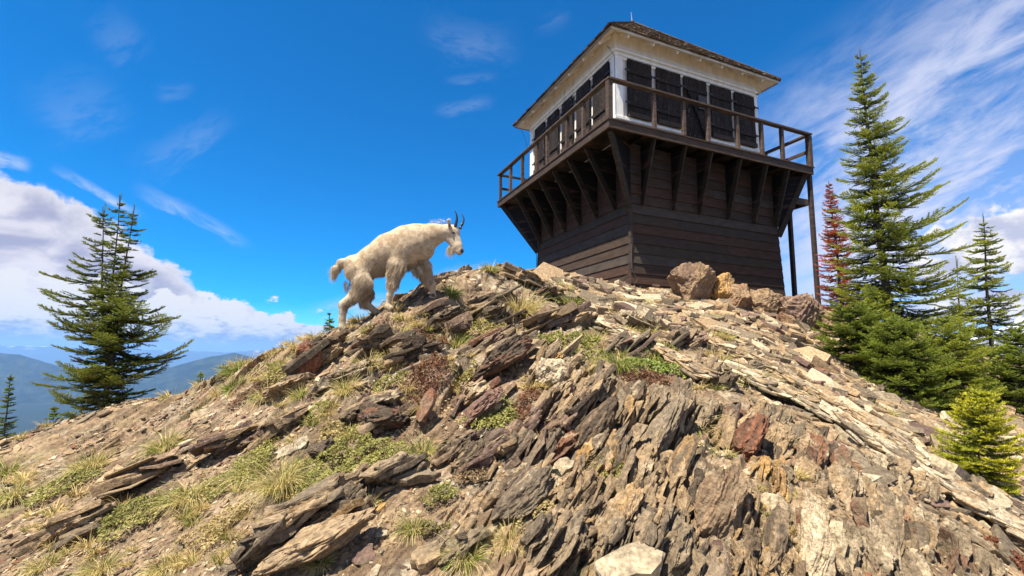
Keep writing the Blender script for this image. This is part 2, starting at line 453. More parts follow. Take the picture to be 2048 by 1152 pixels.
gm = green_mask(x, y) * sstep(-rl, -.03, .05)
cG = lerp3(cG, (.16, .15, .05), gm * .75 * sstep(n4, .38, .5))
farm = sstep(np.hypot(x, y), 25, 60)
cG = lerp3(cG, lerp3((.012, .022, .014), (.03, .04, .022), sstep(fbm(x / 900, y / 900, seed=82), .35, .7)), farm)
cG = np.vstack([cG, [[.3, .2, .12]]])
M_ground = material('ground', rough=.92, nscale=30, lo=.62, hi=1.3, bump=.9, bscale=60, spec=.15)
ground = mk('ground', GV, [GF, GT], M_ground, col=cG, smooth=False)
tag(ground, kind='structure')
# where grass and cushion plants grow: photo column, row, size, ..., description
TU = [
 (845, 905, 84, .35, 'large tufted grass clump with green crown and straw skirt above the grey undercut slab'),
 (560, 985, 100, .2, 'broad straw-coloured grass clump at the lower end of the green mat'),
 (505, 950, 70, .3, 'yellow-green grass clump at the left end of the slope'),
 (735, 1010, 56, .25, 'dry grass clump on the gravel above the purplish stone'),
 (825, 1070, 62, .45, 'green-topped grass clump with dark stems low on the slope'),
 (1020, 1085, 70, .1, 'straw grass clump on the bottom edge left of the yellow stone'),
 (930, 1125, 90, .45, 'olive grass clump spreading along the bottom edge'),
 (1380, 850, 84, .35, 'pale grass clump growing on the big slate fin'),
 (1190, 860, 70, .35, 'slender grass clump between the dark tilted slab and the fin'),
 (1220, 945, 60, .4, 'yellow-green grass clump over the ochre stained leaves'),
 (1495, 770, 80, .3, 'grass clump hanging in front of the grey wedged block'),
 (1040, 625, 92, .12, 'pale dry grass clump on the shoulder under the crest'),
 (915, 680, 72, .5, 'tall green grass clump above the brown shrub patch'),
 (940, 640, 60, .35, 'yellow grass clump right of the goat front feet'),
 (903, 600, 46, .8, 'bright green grass clump just below the goat front feet'),
 (740, 670, 34, .9, 'small bright green grass clump below the goat hind feet'),
 (800, 685, 40, .3, 'short grass clump below the goat belly'),
 (1185, 685, 54, .7, 'fresh green grass clump at the foot of the black ledge'),
 (1145, 610, 44, .8, 'fresh green grass clump under the near corner of the lookout'),
 (1130, 580, 36, .15, 'orange-brown grass clump on the crest below the lookout'),
 (1300, 668, 44, .2, 'brownish grass clump on the scree edge'),
 (1240, 740, 64, .75, 'lush green grass clump above the reddish mat'),
 (1310, 720, 56, .7, 'green grass clump right of the lush one'),
 (1170, 745, 60, .4, 'yellow-green grass clump beside the pale rock hump'),
 (980, 548, 40, .6, 'green grass clump on the skyline left of the lookout'),
 (700, 568, 1, .0, None),
 (1818, 940, 44, .05, 'dry orange grass clump on the pale rib'),
 (1768, 830, 40, .5, 'brown-green grass clump on the scree above the pinkish slab'),
 (1655, 765, 26, .7, 'tiny green grass tuft low on the scree'),
 (1420, 640, 30, .6, 'small green grass tuft on the scree below the row of boulders'),
 (1450, 678, 36, .4, 'small yellow grass tuft beside the lone reddish stone'),
 (1345, 610, 24, .6, 'small green grass tuft left of the boulder row'),
 (1295, 610, 24, .6, 'short green grass tuft below the right side of the lookout corner'),
 (1245, 606, 24, .5, 'short olive grass tuft below the lookout corner'),
 (1520, 640, 24, .5, 'tiny grass tuft near the long cream slab'),
 (530, 800, 56, .4, 'olive grass clump on the far left ledge'),
 (600, 800, 46, .5, 'grass clump under the rust-red block'),
 (690, 790, 60, .15, 'straw grass clump above the block with the whitish corner'),
 (735, 745, 60, .15, 'trailing straw grass right of the rust-red block'),
 (560, 735, 40, .5, 'grass clump on the left skyline'),
 (470, 745, 50, .8, 'green grass patch where the slope meets the far valley'),
 (470, 775, 50, .9, 'bright green grass clump at the leftmost edge of the slope'),
 (1085, 895, 40, .4, 'small grass clump left of the tall dark slab'),
 (1100, 960, 34, .6, 'dark green sprig on the yellow-white flake'),
 (1580, 800, 60, .1, 'straw grass clump at the head of the bare soil gully'),
 (1560, 880, 50, .2, 'sparse dry grass in the bare soil gully'),
 (655, 980, 50, .3, 'grass clump on the lower edge of the green mat'),
 (20, 1000, 70, .4, 'olive grass clump at the left edge of the picture'),
 (12, 945, 60, .5, 'green grass clump at the left edge below the small fir'),
 (90, 1130, 60, .3, 'grass clump at the lower left corner'),
 (200, 1140, 70, .3, 'broad grass clump at the bottom left'),
 (330, 1125, 60, .25, 'dry grass clump at the bottom left of the ribbed slab'),
 (640, 1130, 56, .3, 'grass clump below the ribbed slab'),
 (180, 940, 70, .3, 'grass clump on the loose ground at the left'), (330, 900, 70, .4, 'grass clump left of the black slate ledge'), (380, 1000, 80, .2, 'straw grass clump on the loose ground left of the ribbed slab'),
]
GA, GB = (.11, .11, .025), (.36, .33, .09); BA, BB = (.09, .035, .022), (.22, .11, .05)
CU = [
 (700, 925, 200, 110, 'large green cushion mat spread across the lower left slope', GA, GB), (490, 950, 110, 80, 'green mat behind the yellow-green grass at the left end', GA, GB),
 (990, 840, 110, 70, 'dense green cushion mat between two dark outcrops', GA, GB), (1290, 745, 110, 30, 'bright green moss strip under the low dark rock', (.10, .16, .02), (.28, .33, .06)),
 (1130, 690, 150, 44, 'yellow-green moss band under the black slate ledge', (.16, .16, .03), (.34, .32, .09)), (1290, 765, 100, 40, 'reddish-brown mat below the bright moss strip', BA, BB),
 (855, 770, 90, 110, 'red-brown low shrub patch in the middle of the slope', BA, BB), (760, 690, 90, 60, 'brown heather patch behind the rust-red block', BA, (.20, .12, .06)), (1060, 820, 70, 70, 'brown heather hanging left of the tall dark slab', BA, BB),
 (860, 690, 80, 50, 'dark brown shrub patch under the tall grass', BA, BB), (630, 835, 60, 30, 'small green cushion on the left ledge', GA, GB), (770, 780, 60, 30, 'green cushion above the dark overhang', GA, GB),
 (500, 800, 70, 40, 'brown mat at the left end of the slope', BA, (.25, .16, .08)), (880, 1010, 60, 40, 'olive cushion between gravel and dark steps', GA, GB), (640, 750, 1, 1, None, GA, GB),
 (1210, 1000, 46, 50, 'dark green cushion below the ochre leaves', GA, GB), (1180, 905, 50, 30, 'olive cushion under the slender grass', GA, GB), (1240, 960, 40, 40, 'dark olive sprigs beside the ochre leaves', GA, GB),
 (900, 655, 90, 20, 'moss strip right of the goat feet', (.16, .14, .03), (.3, .27, .08)), (870, 1085, 90, 30, 'brown-green mat on the bottom edge', (.10, .07, .03), GB),
 (1330, 700, 60, 16, 'thin moss line on the scree edge', (.16, .15, .03), (.3, .28, .08)), (1100, 600, 70, 20, 'yellowish moss below the crest', (.18, .16, .04), (.36, .32, .10)), (2030, 1130, 60, 60, 'red-brown twiggy plant in the bottom right corner', (.14, .04, .02), (.30, .12, .05)),
 (270, 1040, 160, 60, 'green mat on the loose ground at the lower left', GA, GB), (120, 980, 110, 50, 'olive mat on the slope at the left', GA, GB),
 (985, 665, 100, 34, 'straw and moss band under the shoulder', (.20, .17, .05), (.44, .36, .13)), (1215, 660, 120, 30, 'yellowish moss strip above the black slate ledge', (.18, .16, .04), (.42, .36, .11)),
 (1180, 722, 100, 40, 'olive mat right of the pale rock hump', (.15, .14, .03), (.38, .34, .10)), (1345, 748, 70, 30, 'green mat at the upper edge of the fin', (.12, .15, .03), (.34, .36, .08)),
 (930, 760, 60, 30, 'short olive mat on the red-brown outcrop', (.14, .12, .03), (.34, .28, .09)), (560, 760, 90, 36, 'olive mat left of the rust-red block', (.15, .13, .03), (.36, .31, .10)),
 (660, 870, 70, 30, 'golden litter and moss behind the green mat', (.24, .18, .06), (.46, .36, .14)), (1080, 1060, 80, 44, 'dry straw litter between the lower ledges', (.28, .21, .09), (.52, .41, .18)),
 (940, 960, 60, 60, 'brown litter patch beside the black jagged steps', (.14, .09, .05), (.30, .21, .10)), (430, 1070, 120, 50, 'dry golden litter left of the ribbed slab', (.28, .21, .09), (.50, .38, .16)),
]
SOFT = [(c[0], c[1], c[2], c[3]) for c in CU if c[4]] + [(c[0], c[1] + c[2] * .2, c[2] * .8, c[2] * .5) for c in TU if c[4]]
# ------------------------------------------------------------------ the lookout
HUT = empty('fire_lookout', (2.196, 9.856, 1.3), R(23.283))
tag(HUT, 'fire lookout with white shuttered cabin and shingled hip roof on a dark brown lap-sided base', 'fire lookout')
HM = Matrix.Translation((2.196, 9.856, 0)) @ Matrix.Rotation(R(23.283), 4, 'Z')
def H(u, v, z): return HM @ Vector((u, v, z))
def on_right(px, z, v=0.0):
    lo, hi = -1.5, 6.
    for _ in range(40):
        m = (lo + hi) / 2
        if proj(H(m, v, z))[0] < px: lo = m
        else: hi = m
    return lo
def on_left(px, z, u=0.0):
    lo, hi = -1.5, 6.
    for _ in range(40):
        m = (lo + hi) / 2
        if proj(H(u, m, z))[0] > px: lo = m
        else: hi = m
    return lo
Z0 = 1.3
def hz_(z): return z - Z0
M_brown = material('brown_stained_wood', rough=.75, nscale=5, stretch=(1, 1, 6), lo=.55, hi=1.35, bump=.35, bscale=25, spec=.25, blotch=((.075, .038, .028), 1.6, .52, .70))
M_siding = material('brown_siding', rough=.8, nscale=9, stretch=(.5, .5, 1.6), lo=.72, hi=1.2, bump=.25, bscale=60, spec=.22, blotch=((.05, .022, .016), 1.1, .55, .72))
M_white = material('white_paint', rough=.7, nscale=7, stretch=(1, 1, .4), lo=.86, hi=1.06, bump=.25, bscale=30, spec=.25, blotch=((.42, .33, .24), 9.0, .66, .76))
M_shut = material('weathered_shutter', rough=.8, nscale=26, stretch=(3, 3, .22), lo=.5, hi=1.45, bump=.6, bscale=40, spec=.2, blotch=((.34, .27, .20), 30.0, .60, .70))
M_iron = material('black_iron', rough=.55, nscale=20, lo=.7, hi=1.2, spec=.5)
M_shake = material('cedar_shake', rough=.9, nscale=22, stretch=(1, 1, 1), lo=.5, hi=1.5, bump=.8, bscale=45, spec=.1)
BR = (.062, .042, .030)
rr = random.Random(3)
def jit(c, a=.2):
    k = 1 + rr.uniform(-a, a); return tuple(q * k for q in c)

# lapped base
LU0, LU1, LV0, LV1 = .165, 4.466, -.219, 4.04
mb = MB()
zt, sp = 4.42, .212
nb = 17
for i in range(nb):
    z1 = zt - i * sp; z0 = z1 - sp - .012
    fl = .02 * max(0, i - 7) * .35            # base spreads slightly
    o0, o1 = .032 + fl, .004 + fl
    def c():
        return rr.choice([(.046, .034, .024), (.052, .034, .023), (.042, .034, .025), (.060, .033, .022), (.044, .029, .021), (.060, .046, .036)])
    a, b, d, e = LU0, LU1, LV0, LV1
    # right face (v = LV0)
    def board(P0, P1, nrm, col):
        n = Vector(nrm); p0 = Vector(P0); p1 = Vector(P1)
        q = []
        for zz, o in ((z0, o0), (z1, o1)):
            for pp, oo in ((p0, o), (p1, o), (p1, -.03), (p0, -.03)):
                w = Vector((pp.x, pp.y, 0)) + n * oo; w.z = hz_(zz); q.append(w)
        mb.hexa(q, col)
    # boards meet at corners: alternate faces run long
    cuts = [a - o0 + .001, a + rr.uniform(1.2, 3.2), b + o0] if i % 2 else [a - o0 + .001, b + o0]
    for k in range(len(cuts) - 1): board((cuts[k], d, 0), (cuts[k + 1] - (.004 if k < len(cuts) - 2 else 0), d, 0), (0, -1, 0), c())
    board((a, e, 0), (a, d + .001, 0), (-1, 0, 0), c())
    board((b, d + .001, 0), (b, e, 0), (1, 0, 0), c())
    board((b + o0, e, 0), (a - o0 + .001, e, 0), (0, 1, 0), c())
mb.box(LU0 + .04, LU1 - .04, LV0 + .04, LV1 - .04, hz_(.2), hz_(4.38), (.02, .016, .012))
base_wall = mb.build('base_wall', M_siding, HUT)
mb = MB(); mb.box(LU0 - .056, LU0 + .0, LV0 - .058, LV0 - .034, hz_(1.0), hz_(3.1), (.05, .036, .028))
mb.box(LU0 - .058, LU0 - .034, LV0 - .034, LV0 + .02, hz_(1.0), hz_(3.1), (.05, .036, .028))
mb.build('corner_board', M_brown, HUT)

# deck
DU0, DU1, DV0, DV1, ZD = -.711, 5.19, -.736, 5.11, 4.557
mb = MB()
def fascia(x0, x1, y0, y1): mb.box(x0, x1, y0, y1, hz_(ZD - .16), hz_(ZD), jit(BR, .1))
fascia(DU0, DU1, DV0, DV0 + .045); fascia(DU0, DU1, DV1 - .045, DV1)
fascia(DU0, DU0 + .045, DV0 + .045, DV1 - .045); fascia(DU1 - .045, DU1, DV0 + .045, DV1 - .045)
mb.box(DU0 - .02, DU1 + .02, DV0 - .02, DV0 + .09, hz_(ZD + .002), hz_(ZD + .03), BR)
mb.box(DU0 - .02, DU0 + .09, DV0 + .09, DV1 + .02, hz_(ZD + .002), hz_(ZD + .03), BR)
mb.box(DU1 - .09, DU1 + .02, DV0 + .09, DV1 + .02, hz_(ZD + .002), hz_(ZD + .03), BR)
mb.build('deck_fascia', M_brown, HUT)
mb = MB()
def planks(axis, lo, hi, a, b, n):
    w = (hi - lo) / n
    for i in range(n):
        s0 = lo + i * w; g = rr.choice([.002, .003, .004, .012])
        cuts = [a] + sorted(rr.uniform(a + .6, b - .6) for _ in range(2)) + [b]
        for k in range(3):
            gg = g if rr.random() < .7 else .045 if rr.random() < .2 else .003
            q = (s0 + gg / 2, s0 + w - gg / 2)
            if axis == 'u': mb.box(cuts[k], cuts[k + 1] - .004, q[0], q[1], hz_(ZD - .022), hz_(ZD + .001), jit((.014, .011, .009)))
            else: mb.box(q[0], q[1], cuts[k], cuts[k + 1] - .004, hz_(ZD - .022), hz_(ZD + .001), jit((.014, .011, .009)))  # planks darker than the fascia: under-deck shade painted into their colour
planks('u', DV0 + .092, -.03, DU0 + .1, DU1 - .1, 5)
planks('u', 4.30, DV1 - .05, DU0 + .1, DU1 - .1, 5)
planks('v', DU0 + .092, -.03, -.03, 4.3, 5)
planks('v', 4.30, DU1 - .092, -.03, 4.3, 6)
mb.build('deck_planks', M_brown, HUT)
mb = MB()
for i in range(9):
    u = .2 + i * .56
    mb.box(u - .02, u + .02, DV0 + .047, DV1 - .047, hz_(ZD - .15), hz_(ZD - .024), jit((.008, .007, .006)))  # near-black joists: the gloom beneath the deck is put into the wood colour
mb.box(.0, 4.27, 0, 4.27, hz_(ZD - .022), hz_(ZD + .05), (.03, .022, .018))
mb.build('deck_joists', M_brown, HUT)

# knee braces
def brace(u0, v0, u1, v1, z0=3.12, z1=ZD - .165, parent=HUT, w=.04, h=.12):
    m = MB(); a = Vector((u0, v0, hz_(z0))); b = Vector((u1, v1, hz_(z1)))
    m.beam(a, b, w, h, col=jit((.030, .022, .013), .25))
    ob = m.build('knee_brace', M_brown, parent)
    # solid triangular web behind the outer edge, underside shade put into its near-black colour
    d_ = Vector((u1 - u0, v1 - v0, 0)); 
    if d_.length > 0:
        sx = Vector((-d_.y, d_.x, 0)).normalized() * .014; q = MB()
        A0, A1, A2 = Vector((u0, v0, hz_(z0 + .06))), Vector((u1, v1, hz_(z1 - .003))) - d_.normalized() * .06, Vector((u0, v0, hz_(z1 - .003)))
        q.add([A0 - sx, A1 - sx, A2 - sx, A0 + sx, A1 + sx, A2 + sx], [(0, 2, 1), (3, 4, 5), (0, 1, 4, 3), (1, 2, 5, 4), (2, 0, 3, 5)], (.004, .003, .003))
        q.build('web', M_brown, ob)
    return ob
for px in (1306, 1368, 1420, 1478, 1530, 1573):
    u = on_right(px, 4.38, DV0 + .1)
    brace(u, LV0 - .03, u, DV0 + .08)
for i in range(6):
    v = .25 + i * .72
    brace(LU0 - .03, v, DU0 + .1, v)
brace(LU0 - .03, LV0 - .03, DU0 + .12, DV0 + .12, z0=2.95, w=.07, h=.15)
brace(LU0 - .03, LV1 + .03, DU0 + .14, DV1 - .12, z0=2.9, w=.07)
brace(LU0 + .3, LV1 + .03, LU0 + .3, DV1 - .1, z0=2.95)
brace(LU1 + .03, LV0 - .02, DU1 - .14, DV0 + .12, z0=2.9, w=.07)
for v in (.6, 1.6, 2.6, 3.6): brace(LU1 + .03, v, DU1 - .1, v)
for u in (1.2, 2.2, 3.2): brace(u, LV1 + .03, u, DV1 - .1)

# cabin
A = 4.27
WH = (.86, .83, .76)
ZC0, ZC1 = ZD + .03, 6.70
SZ0, SZ1 = 5.15, 6.50
mb = MB()
mb.box(.03, A - .03, .03, A - .03, hz_(ZD + .05), hz_(ZC1), (.8, .76, .68))
# sill wall under the shutters, frieze board over them
mb.box(-.0, A, -.0, A, hz_(ZC0), hz_(SZ0 + .02), WH)
mb.box(0, A, 0, A, hz_(SZ1 - .02), hz_(ZC1 + .02), WH)
mb.build('cabin_wall', M_white, HUT)
mb = MB()
_b = mb.box
def _one(*a):
    q = MB(); q.box(*a); q.build('wall_trim', M_white, HUT)
mb.box = _one
mb.box(-.055, A + .055, -.055, 0 - .002, hz_(SZ0 - .1), hz_(SZ0 - .045), WH)
mb.box(-.055, -.002, 0, A + .055, hz_(SZ0 - .1), hz_(SZ0 - .045), WH)
mb.box(A + .002, A + .055, 0, A + .055, hz_(SZ0 - .1), hz_(SZ0 - .045), WH)
mb.box(-.1, A + .1, -.03, -.003, hz_(4.86), hz_(4.92), WH)
mb.box(-.03, -.003, .0, A + .05, hz_(4.86), hz_(4.92), WH)
mb.box(-.035, A + .035, -.035, -.003, hz_(6.54), hz_(6.58), WH)
mb.box(-.035, -.003, -.003, A + .035, hz_(6.54), hz_(6.58), WH)
mb.box(-.03, A + .03, -.05, -.004, hz_(6.64), hz_(6.69), WH)
mb.box(-.05, -.004, -.004, A + .03, hz_(6.64), hz_(6.69), WH)
for (cx, cy) in ((0, 0), (A, 0), (0, A), (A, A)):
    sx = 1 if cx == 0 else -1; sy = 1 if cy == 0 else -1
    xa, xb = sorted((cx - sx * .02, cx + sx * .17)); ya, yb = sorted((cy - sy * .02, cy + sy * .17))
    mb = MB(); mb.box(xa, xb, ya, yb, hz_(SZ0 - .044), hz_(6.538), WH)
    mb.build('corner_post', M_white, HUT)

SH = (.023, .016, .013)
def wallmap(face):
    if face == 'r': return lambda s, o, z: (s, -o, hz_(z))
    if face == 'l': return lambda s, o, z: (-o, s, hz_(z))
    if face == 'b': return lambda s, o, z: (s, A + o, hz_(z))
    return lambda s, o, z: (A + o, s, hz_(z))
def wbox(m, f, s0, s1, o0, o1, z0, z1, col=(1, 1, 1)):
    p, q = f(s0, o0, z0), f(s1, o1, z1)
    m.box(*[t for i in range(3) for t in sorted((p[i], q[i]))], col)
def shutter(face, s0, s1, z0, z1, door=False):
    f = wallmap(face)
    m = MB(); n = 5; w = (s1 - s0) / n
    for i in range(n):
        wbox(m, f, s0 + i * w + .003, s0 + (i + 1) * w - .003, .03, .055 + rr.uniform(0, .003), z0 + rr.uniform(0, .015), z1 - rr.uniform(0, .012), jit(SH, .3))
    wbox(m, f, s0 + .01, s1 - .01, .012, .03, z0 + .02, z1 - .02, (.015, .012, .01))
    sh = m.build('door' if door else 'shutter', M_shut, HUT)
    for zb in ((z1 - .30), (z0 + .30)):
        m = MB(); wbox(m, f, s0 + .01, s1 - .01, .059, .079, zb - .045, zb + .045, jit(SH, .2)); m.build('batten', M_shut, sh)
    if not door:
        m = MB(); wbox(m, f, s0 + .0, s1 - .0, .059, .088, z0 - .005, z0 + .1, (.075, .05, .036)); m.build('batten', M_shut, sh)
    for zb in ((z1 - .30), (z0 + .30)):
        for s, d in ((s0, -1), (s1, 1)):
            if door and d > 0: continue
            m = MB(); wbox(m, f, min(s - d * .02, s + d * .1), max(s - d * .02, s + d * .1), .08, .092, zb - .02, zb + .02, (.02, .018, .016))
            m.build('hinge', M_iron, sh)
    if door:
        m = MB(); p, q = f(s0 + .06, .07, z1 - .35), f(s1 - .05, .07, z0 + .25)
        m.beam(p, q, .02, .09, upv=(f(0, 1, 0)[0] - f(0, 0, 0)[0], f(0, 1, 0)[1] - f(0, 0, 0)[1], 0), col=(.016, .013, .012))
        m.build('diagonal_brace', M_shut, sh)
        m = MB(); wbox(m, f, s0 + .38, s1 - .06, .082, .10, z1 - .75, z1 - .42, (.02, .018, .014))
        wbox(m, f, s0 + .46, s1 - .14, .101, .104, z1 - .62, z1 - .56, (.12, .10, .05))
        m.build('notice_box', M_iron, sh)
        m = MB(); wbox(m, f, s0 + .03, s0 + .06, .08, .14, z1 - .95, z1 - .85, (.03, .03, .03)); m.build('latch', M_iron, sh)
    return sh
for i, (a, b) in enumerate(((1251, 1303), (1309, 1361), (1364, 1413), (1418, 1462), (1466, 1508))):
    door = i == 2
    s0, s1 = on_right(a, 6.0) + .02, on_right(b, 6.0) - .03
    shutter('r', s0, min(s1, A - .06), 4.64 if door else SZ0, SZ1, door)
for (b, a) in ((1223, 1187), (1184, 1154), (1150, 1125), (1121, 1096), (1093, 1071)):
    s0, s1 = on_left(b, 6.0) + .045, on_left(a, 6.0) - .045
    shutter('l', max(s0, .18), min(s1, A - .06), SZ0, SZ1)
for i in range(4): shutter('b', .3 + i * .98, 1.15 + i * .98, SZ0, SZ1)
for i in range(4): shutter('f', .3 + i * .98, 1.15 + i * .98, SZ0, SZ1)
# peg and cable runs on the left wall
m = MB()
for v, z in ((1.75, 6.55), (2.2, 6.5), (2.75, 6.5)):
    m = MB(); m.tube([(-.04, v, hz_(6.85)), (-.05, v, hz_(z - .12)), (-.05, v + .18, hz_(z - .14))], .009, 5, (.6, .55, .46)); m.build('wiring', M_iron, HUT)
m = MB(); m.tube([(-.05, .1, hz_(6.74)), (-.2, .02, hz_(6.7)), (-.04, -.02, hz_(6.5)), (-.045, -.03, hz_(5.1))], .006, 5, (.1, .09, .08)); m.build('wiring', M_iron, HUT)
m = MB(); m.tube([(-.25, A + .2, hz_(6.72)), (-.1, A + .1, hz_(6.3)), (-.12, A + .05, hz_(5.9)), (-.03, A + .03, hz_(5.5))], .006, 5, (.08, .08, .08))
m.build('wiring', M_iron, HUT)

# eaves + rafters + roof
EO = .36; ZE = 6.835
c = A / 2
d0 = proj(H(c, c, 8.0))
lo, hi = 6.9, 12.
for _ in range(40):
    mid = (lo + hi) / 2
    if proj(H(c, c, mid))[1] > 47: lo = mid
    else: hi = mid
ZA = lo
mb = MB()
def ring_pt(o, z, k): return [(-o, -o, hz_(z)), (A + o, -o, hz_(z)), (A + o, A + o, hz_(z)), (-o, A + o, hz_(z))][k % 4]
slope = (ZA - ZE) / (c + EO)
zi = ZE + EO * slope * .75
for k in range(4):   # sloping soffit boards
    mb.hexa([ring_pt(EO, ZE, k), ring_pt(EO, ZE, k + 1), ring_pt(.02, zi - .03, k + 1), ring_pt(.02, zi - .03, k),
             ring_pt(EO, ZE + .02, k), ring_pt(EO, ZE + .02, k + 1), ring_pt(.02, zi, k + 1), ring_pt(.02, zi, k)], (.80, .75, .66))
mb.build('soffit', M_white, HUT)
mb = MB()
mb.box(-.02, A + .02, -.02, A + .02, hz_(6.722), hz_(zi + .02), (.80, .75, .66))
mb.build('wall_plate', M_white, HUT)
for k in range(4):
    for i in range(7):
        s = .12 + i * (A - .24) / 6
        f = wallmap('rlbf'[k])
        m = MB()
        a_p, b_p = Vector(f(s, .02, zi - .065)), Vector(f(s, EO - .03, ZE - .03))
        m.beam(a_p, b_p, .045, .07, col=(.82, .77, .68)); m.build('rafter_tail', M_white, HUT)
m = MB()
for k in range(4):
    p, q = ring_pt(EO + .012, ZE + .018, k), ring_pt(EO + .012, ZE + .018, k + 1)
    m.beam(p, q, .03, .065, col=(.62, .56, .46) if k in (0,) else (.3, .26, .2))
m.build('eave_board', M_white, HUT)
# shakes
m = MB()
ZR0 = ZE + .045
for k in range(4):
    p = Vector(ring_pt(EO + .05, ZR0, k)); q = Vector(ring_pt(EO + .05, ZR0, k + 1)); ap = Vector((c, c, hz_(ZA)))
    mid = (p + q) / 2; L = (q - p).length; dx = (q - p).normalized(); dn = (ap - mid); SL = dn.length; dn.normalize(); nn = dx.cross(dn).normalized()
    if nn.z < 0: nn = -nn
    rows = 22
    for r_ in range(rows):
        t0 = r_ / rows; half = L / 2 * (1 - t0)
        s = -half
        while s < half - .01:
            w = min(rr.uniform(.07, .2), half - s)
            h0 = t0 * SL - rr.uniform(0, .035); ln = SL / rows * 1.6
            th = rr.uniform(.010, .022)
            hw = L / 2 * (1 - min(1, (h0 + ln) / SL))
            x0, x1 = s + .003, s + w - .003
            X0, X1 = max(-hw, min(hw, x0)), max(-hw, min(hw, x1))
            P = lambda sx, hh, oo: mid + dx * sx + dn * min(hh, SL) + nn * oo
            lift = rr.uniform(.0, .012)
            cc = rr.choice([(.16, .12, .085), (.11, .08, .058), (.20, .155, .11), (.085, .06, .045), (.25, .20, .15), (.13, .085, .055)])
            m.hexa([P(x0, h0, lift), P(x1, h0, lift), P(X1, h0 + ln, -.012), P(X0, h0 + ln, -.012),
                    P(x0, h0, th + lift + .012), P(x1, h0, th + lift + .012), P(X1, h0 + ln, .002), P(X0, h0 + ln, .002)], cc)
            s += w
    e = ap
    # under-deck board
    m.add([p + nn * -.02, q + nn * -.02, ap + nn * -.02], [(0, 1, 2)], (.08, .06, .05))
roof = m.build('roof', M_shake, HUT)
m = MB()
for k in range(4):
    p = Vector(ring_pt(EO + .04, ZR0 + .03, k)); ap = Vector((c, c, hz_(ZA) + .03))
    for t in range(18):
        a_p = p.lerp(ap, t / 18 - .005); b_p = p.lerp(ap, (t + 1.15) / 18)
        m.beam(a_p + Vector((0, 0, .012)), b_p, .13, .018, col=jit((.13, .10, .075), .35))
m.build('ridge_cap', M_shake, roof)
m = MB(); m.tube([(c, c, hz_(ZA)), (c - .01, c, hz_(ZA + .16)), (c - .03, c, hz_(ZA + .34))], [.012, .009, .006], 5, (.45, .47, .5)); m.build('lightning_rod', M_iron, roof)

# railing
ZR = 5.419
def post(u, v, w=.075, ztop=ZR - .04, parent=None, z0=ZD + .032):
    m = MB(); col = jit((.085, .058, .042), .25)
    lean = rr.uniform(-.01, .01)
    m.beam((u, v, hz_(z0)), (u + lean, v, hz_(ztop)), w, w * 1.1, upv=(0, 1, 0), col=col)
    return m.build('post', M_brown, parent)
def rail(p, q, parent, name='top_rail', w=.12, h=.04):
    m = MB(); m.beam((p[0], p[1], hz_(p[2])), (q[0], q[1], hz_(q[2])), w, h, col=jit((.075, .052, .038), .1))
    return m.build(name, M_brown, parent)
e = .045
m = MB(); m.beam((DU0 - .01, DV0 + .03, hz_(ZR)), (DU1 + .01, DV0 + .03, hz_(ZR)), .12, .04, col=(.075, .052, .038))
RR_ = m.build('railing', M_brown, HUT)
pus = [DU0 + e] + [on_right(px, ZD + .03, DV0 + e) for px in (1309, 1368, 1417, 1476, 1525, 1566)] + [DU1 - e]
for i, u in enumerate(pus): post(u, DV0 + e, .10 if i in (0, 7) else .07, parent=RR_)
m = MB(); m.beam((DU0 + .03, DV0 + .095, hz_(ZR)), (DU0 + .03, DV1 + .01, hz_(ZR)), .12, .04, col=(.07, .05, .036))
RL_ = m.build('railing', M_brown, HUT)
for px in (1167, 1134, 1095, 1074, 1045, 1021, 1001): post(DU0 + e, min(DV1 - e, on_left(px, ZD + .03, DU0 + e)), .07, parent=RL_)
m = MB(); m.beam((DU0 + .1, DV1 - .03, hz_(ZR)), (DU1 - .1, DV1 - .03, hz_(ZR)), .10, .04, col=(.06, .042, .03))
RB_ = m.build('railing', M_brown, HUT)
for u in (.3, 1.3, 2.3, 3.3, 4.3): post(u, DV1 - e, .07, parent=RB_)
rail((DU0 + .1, DV1 - .03, 5.0), (DU1 - .1, DV1 - .03, 5.0), RB_, 'mid_rail', .04, .07)
m = MB(); m.beam((DU1 - .03, DV0 + .095, hz_(ZR)), (DU1 - .03, DV0 + 1.3, hz_(ZR)), .12, .04, col=(.07, .05, .036))
RF_ = m.build('railing', M_brown, HUT)
for v in (DV0 + 1.25, 2.9, 3.8, 5.0): post(DU1 - e, v, .08, parent=RF_)
rail((DU1 - .03, DV0 + .095, 5.0), (DU1 - .03, DV0 + 1.3, 5.0), RF_, 'mid_rail', .04, .08)
rail((DU1 - .03, 2.9, ZR), (DU1 - .03, DV1 - .1, ZR), RF_, 'top_rail', .1, .04)
# stair landing low at the back with its flight
LZ = ZD - .42
m = MB()
for i in range(7): m.box(DU1 + .02, DU1 + .85, DV0 + .85 + i * .145, DV0 + .985 + i * .145, hz_(LZ - .03), hz_(LZ), jit(BR, .2))
m.box(DU1 - .35, DU1 + .85, DV0 + .8, DV0 + .84, hz_(LZ - .17), hz_(LZ - .001), BR)
m.box(DU1 - .35, DU1 + .85, DV0 + 1.875, DV0 + 1.915, hz_(LZ - .17), hz_(LZ - .001), BR)
m.box(DU1 + .852, DU1 + .89, DV0 + .8, DV0 + 1.915, hz_(LZ - .17), hz_(LZ - .001), BR)
ST = m.build('stair_landing', M_brown, HUT)
def tall_post(px_top, z_top, px_bot, yb, depth_v):
    pass
def v_on(px, z, u):
    lo, hi = -1.5, 6.
    for _ in range(40):
        m_ = (lo + hi) / 2
        if proj(H(u, m_, z))[0] > px: lo = m_
        else: hi = m_
    return lo
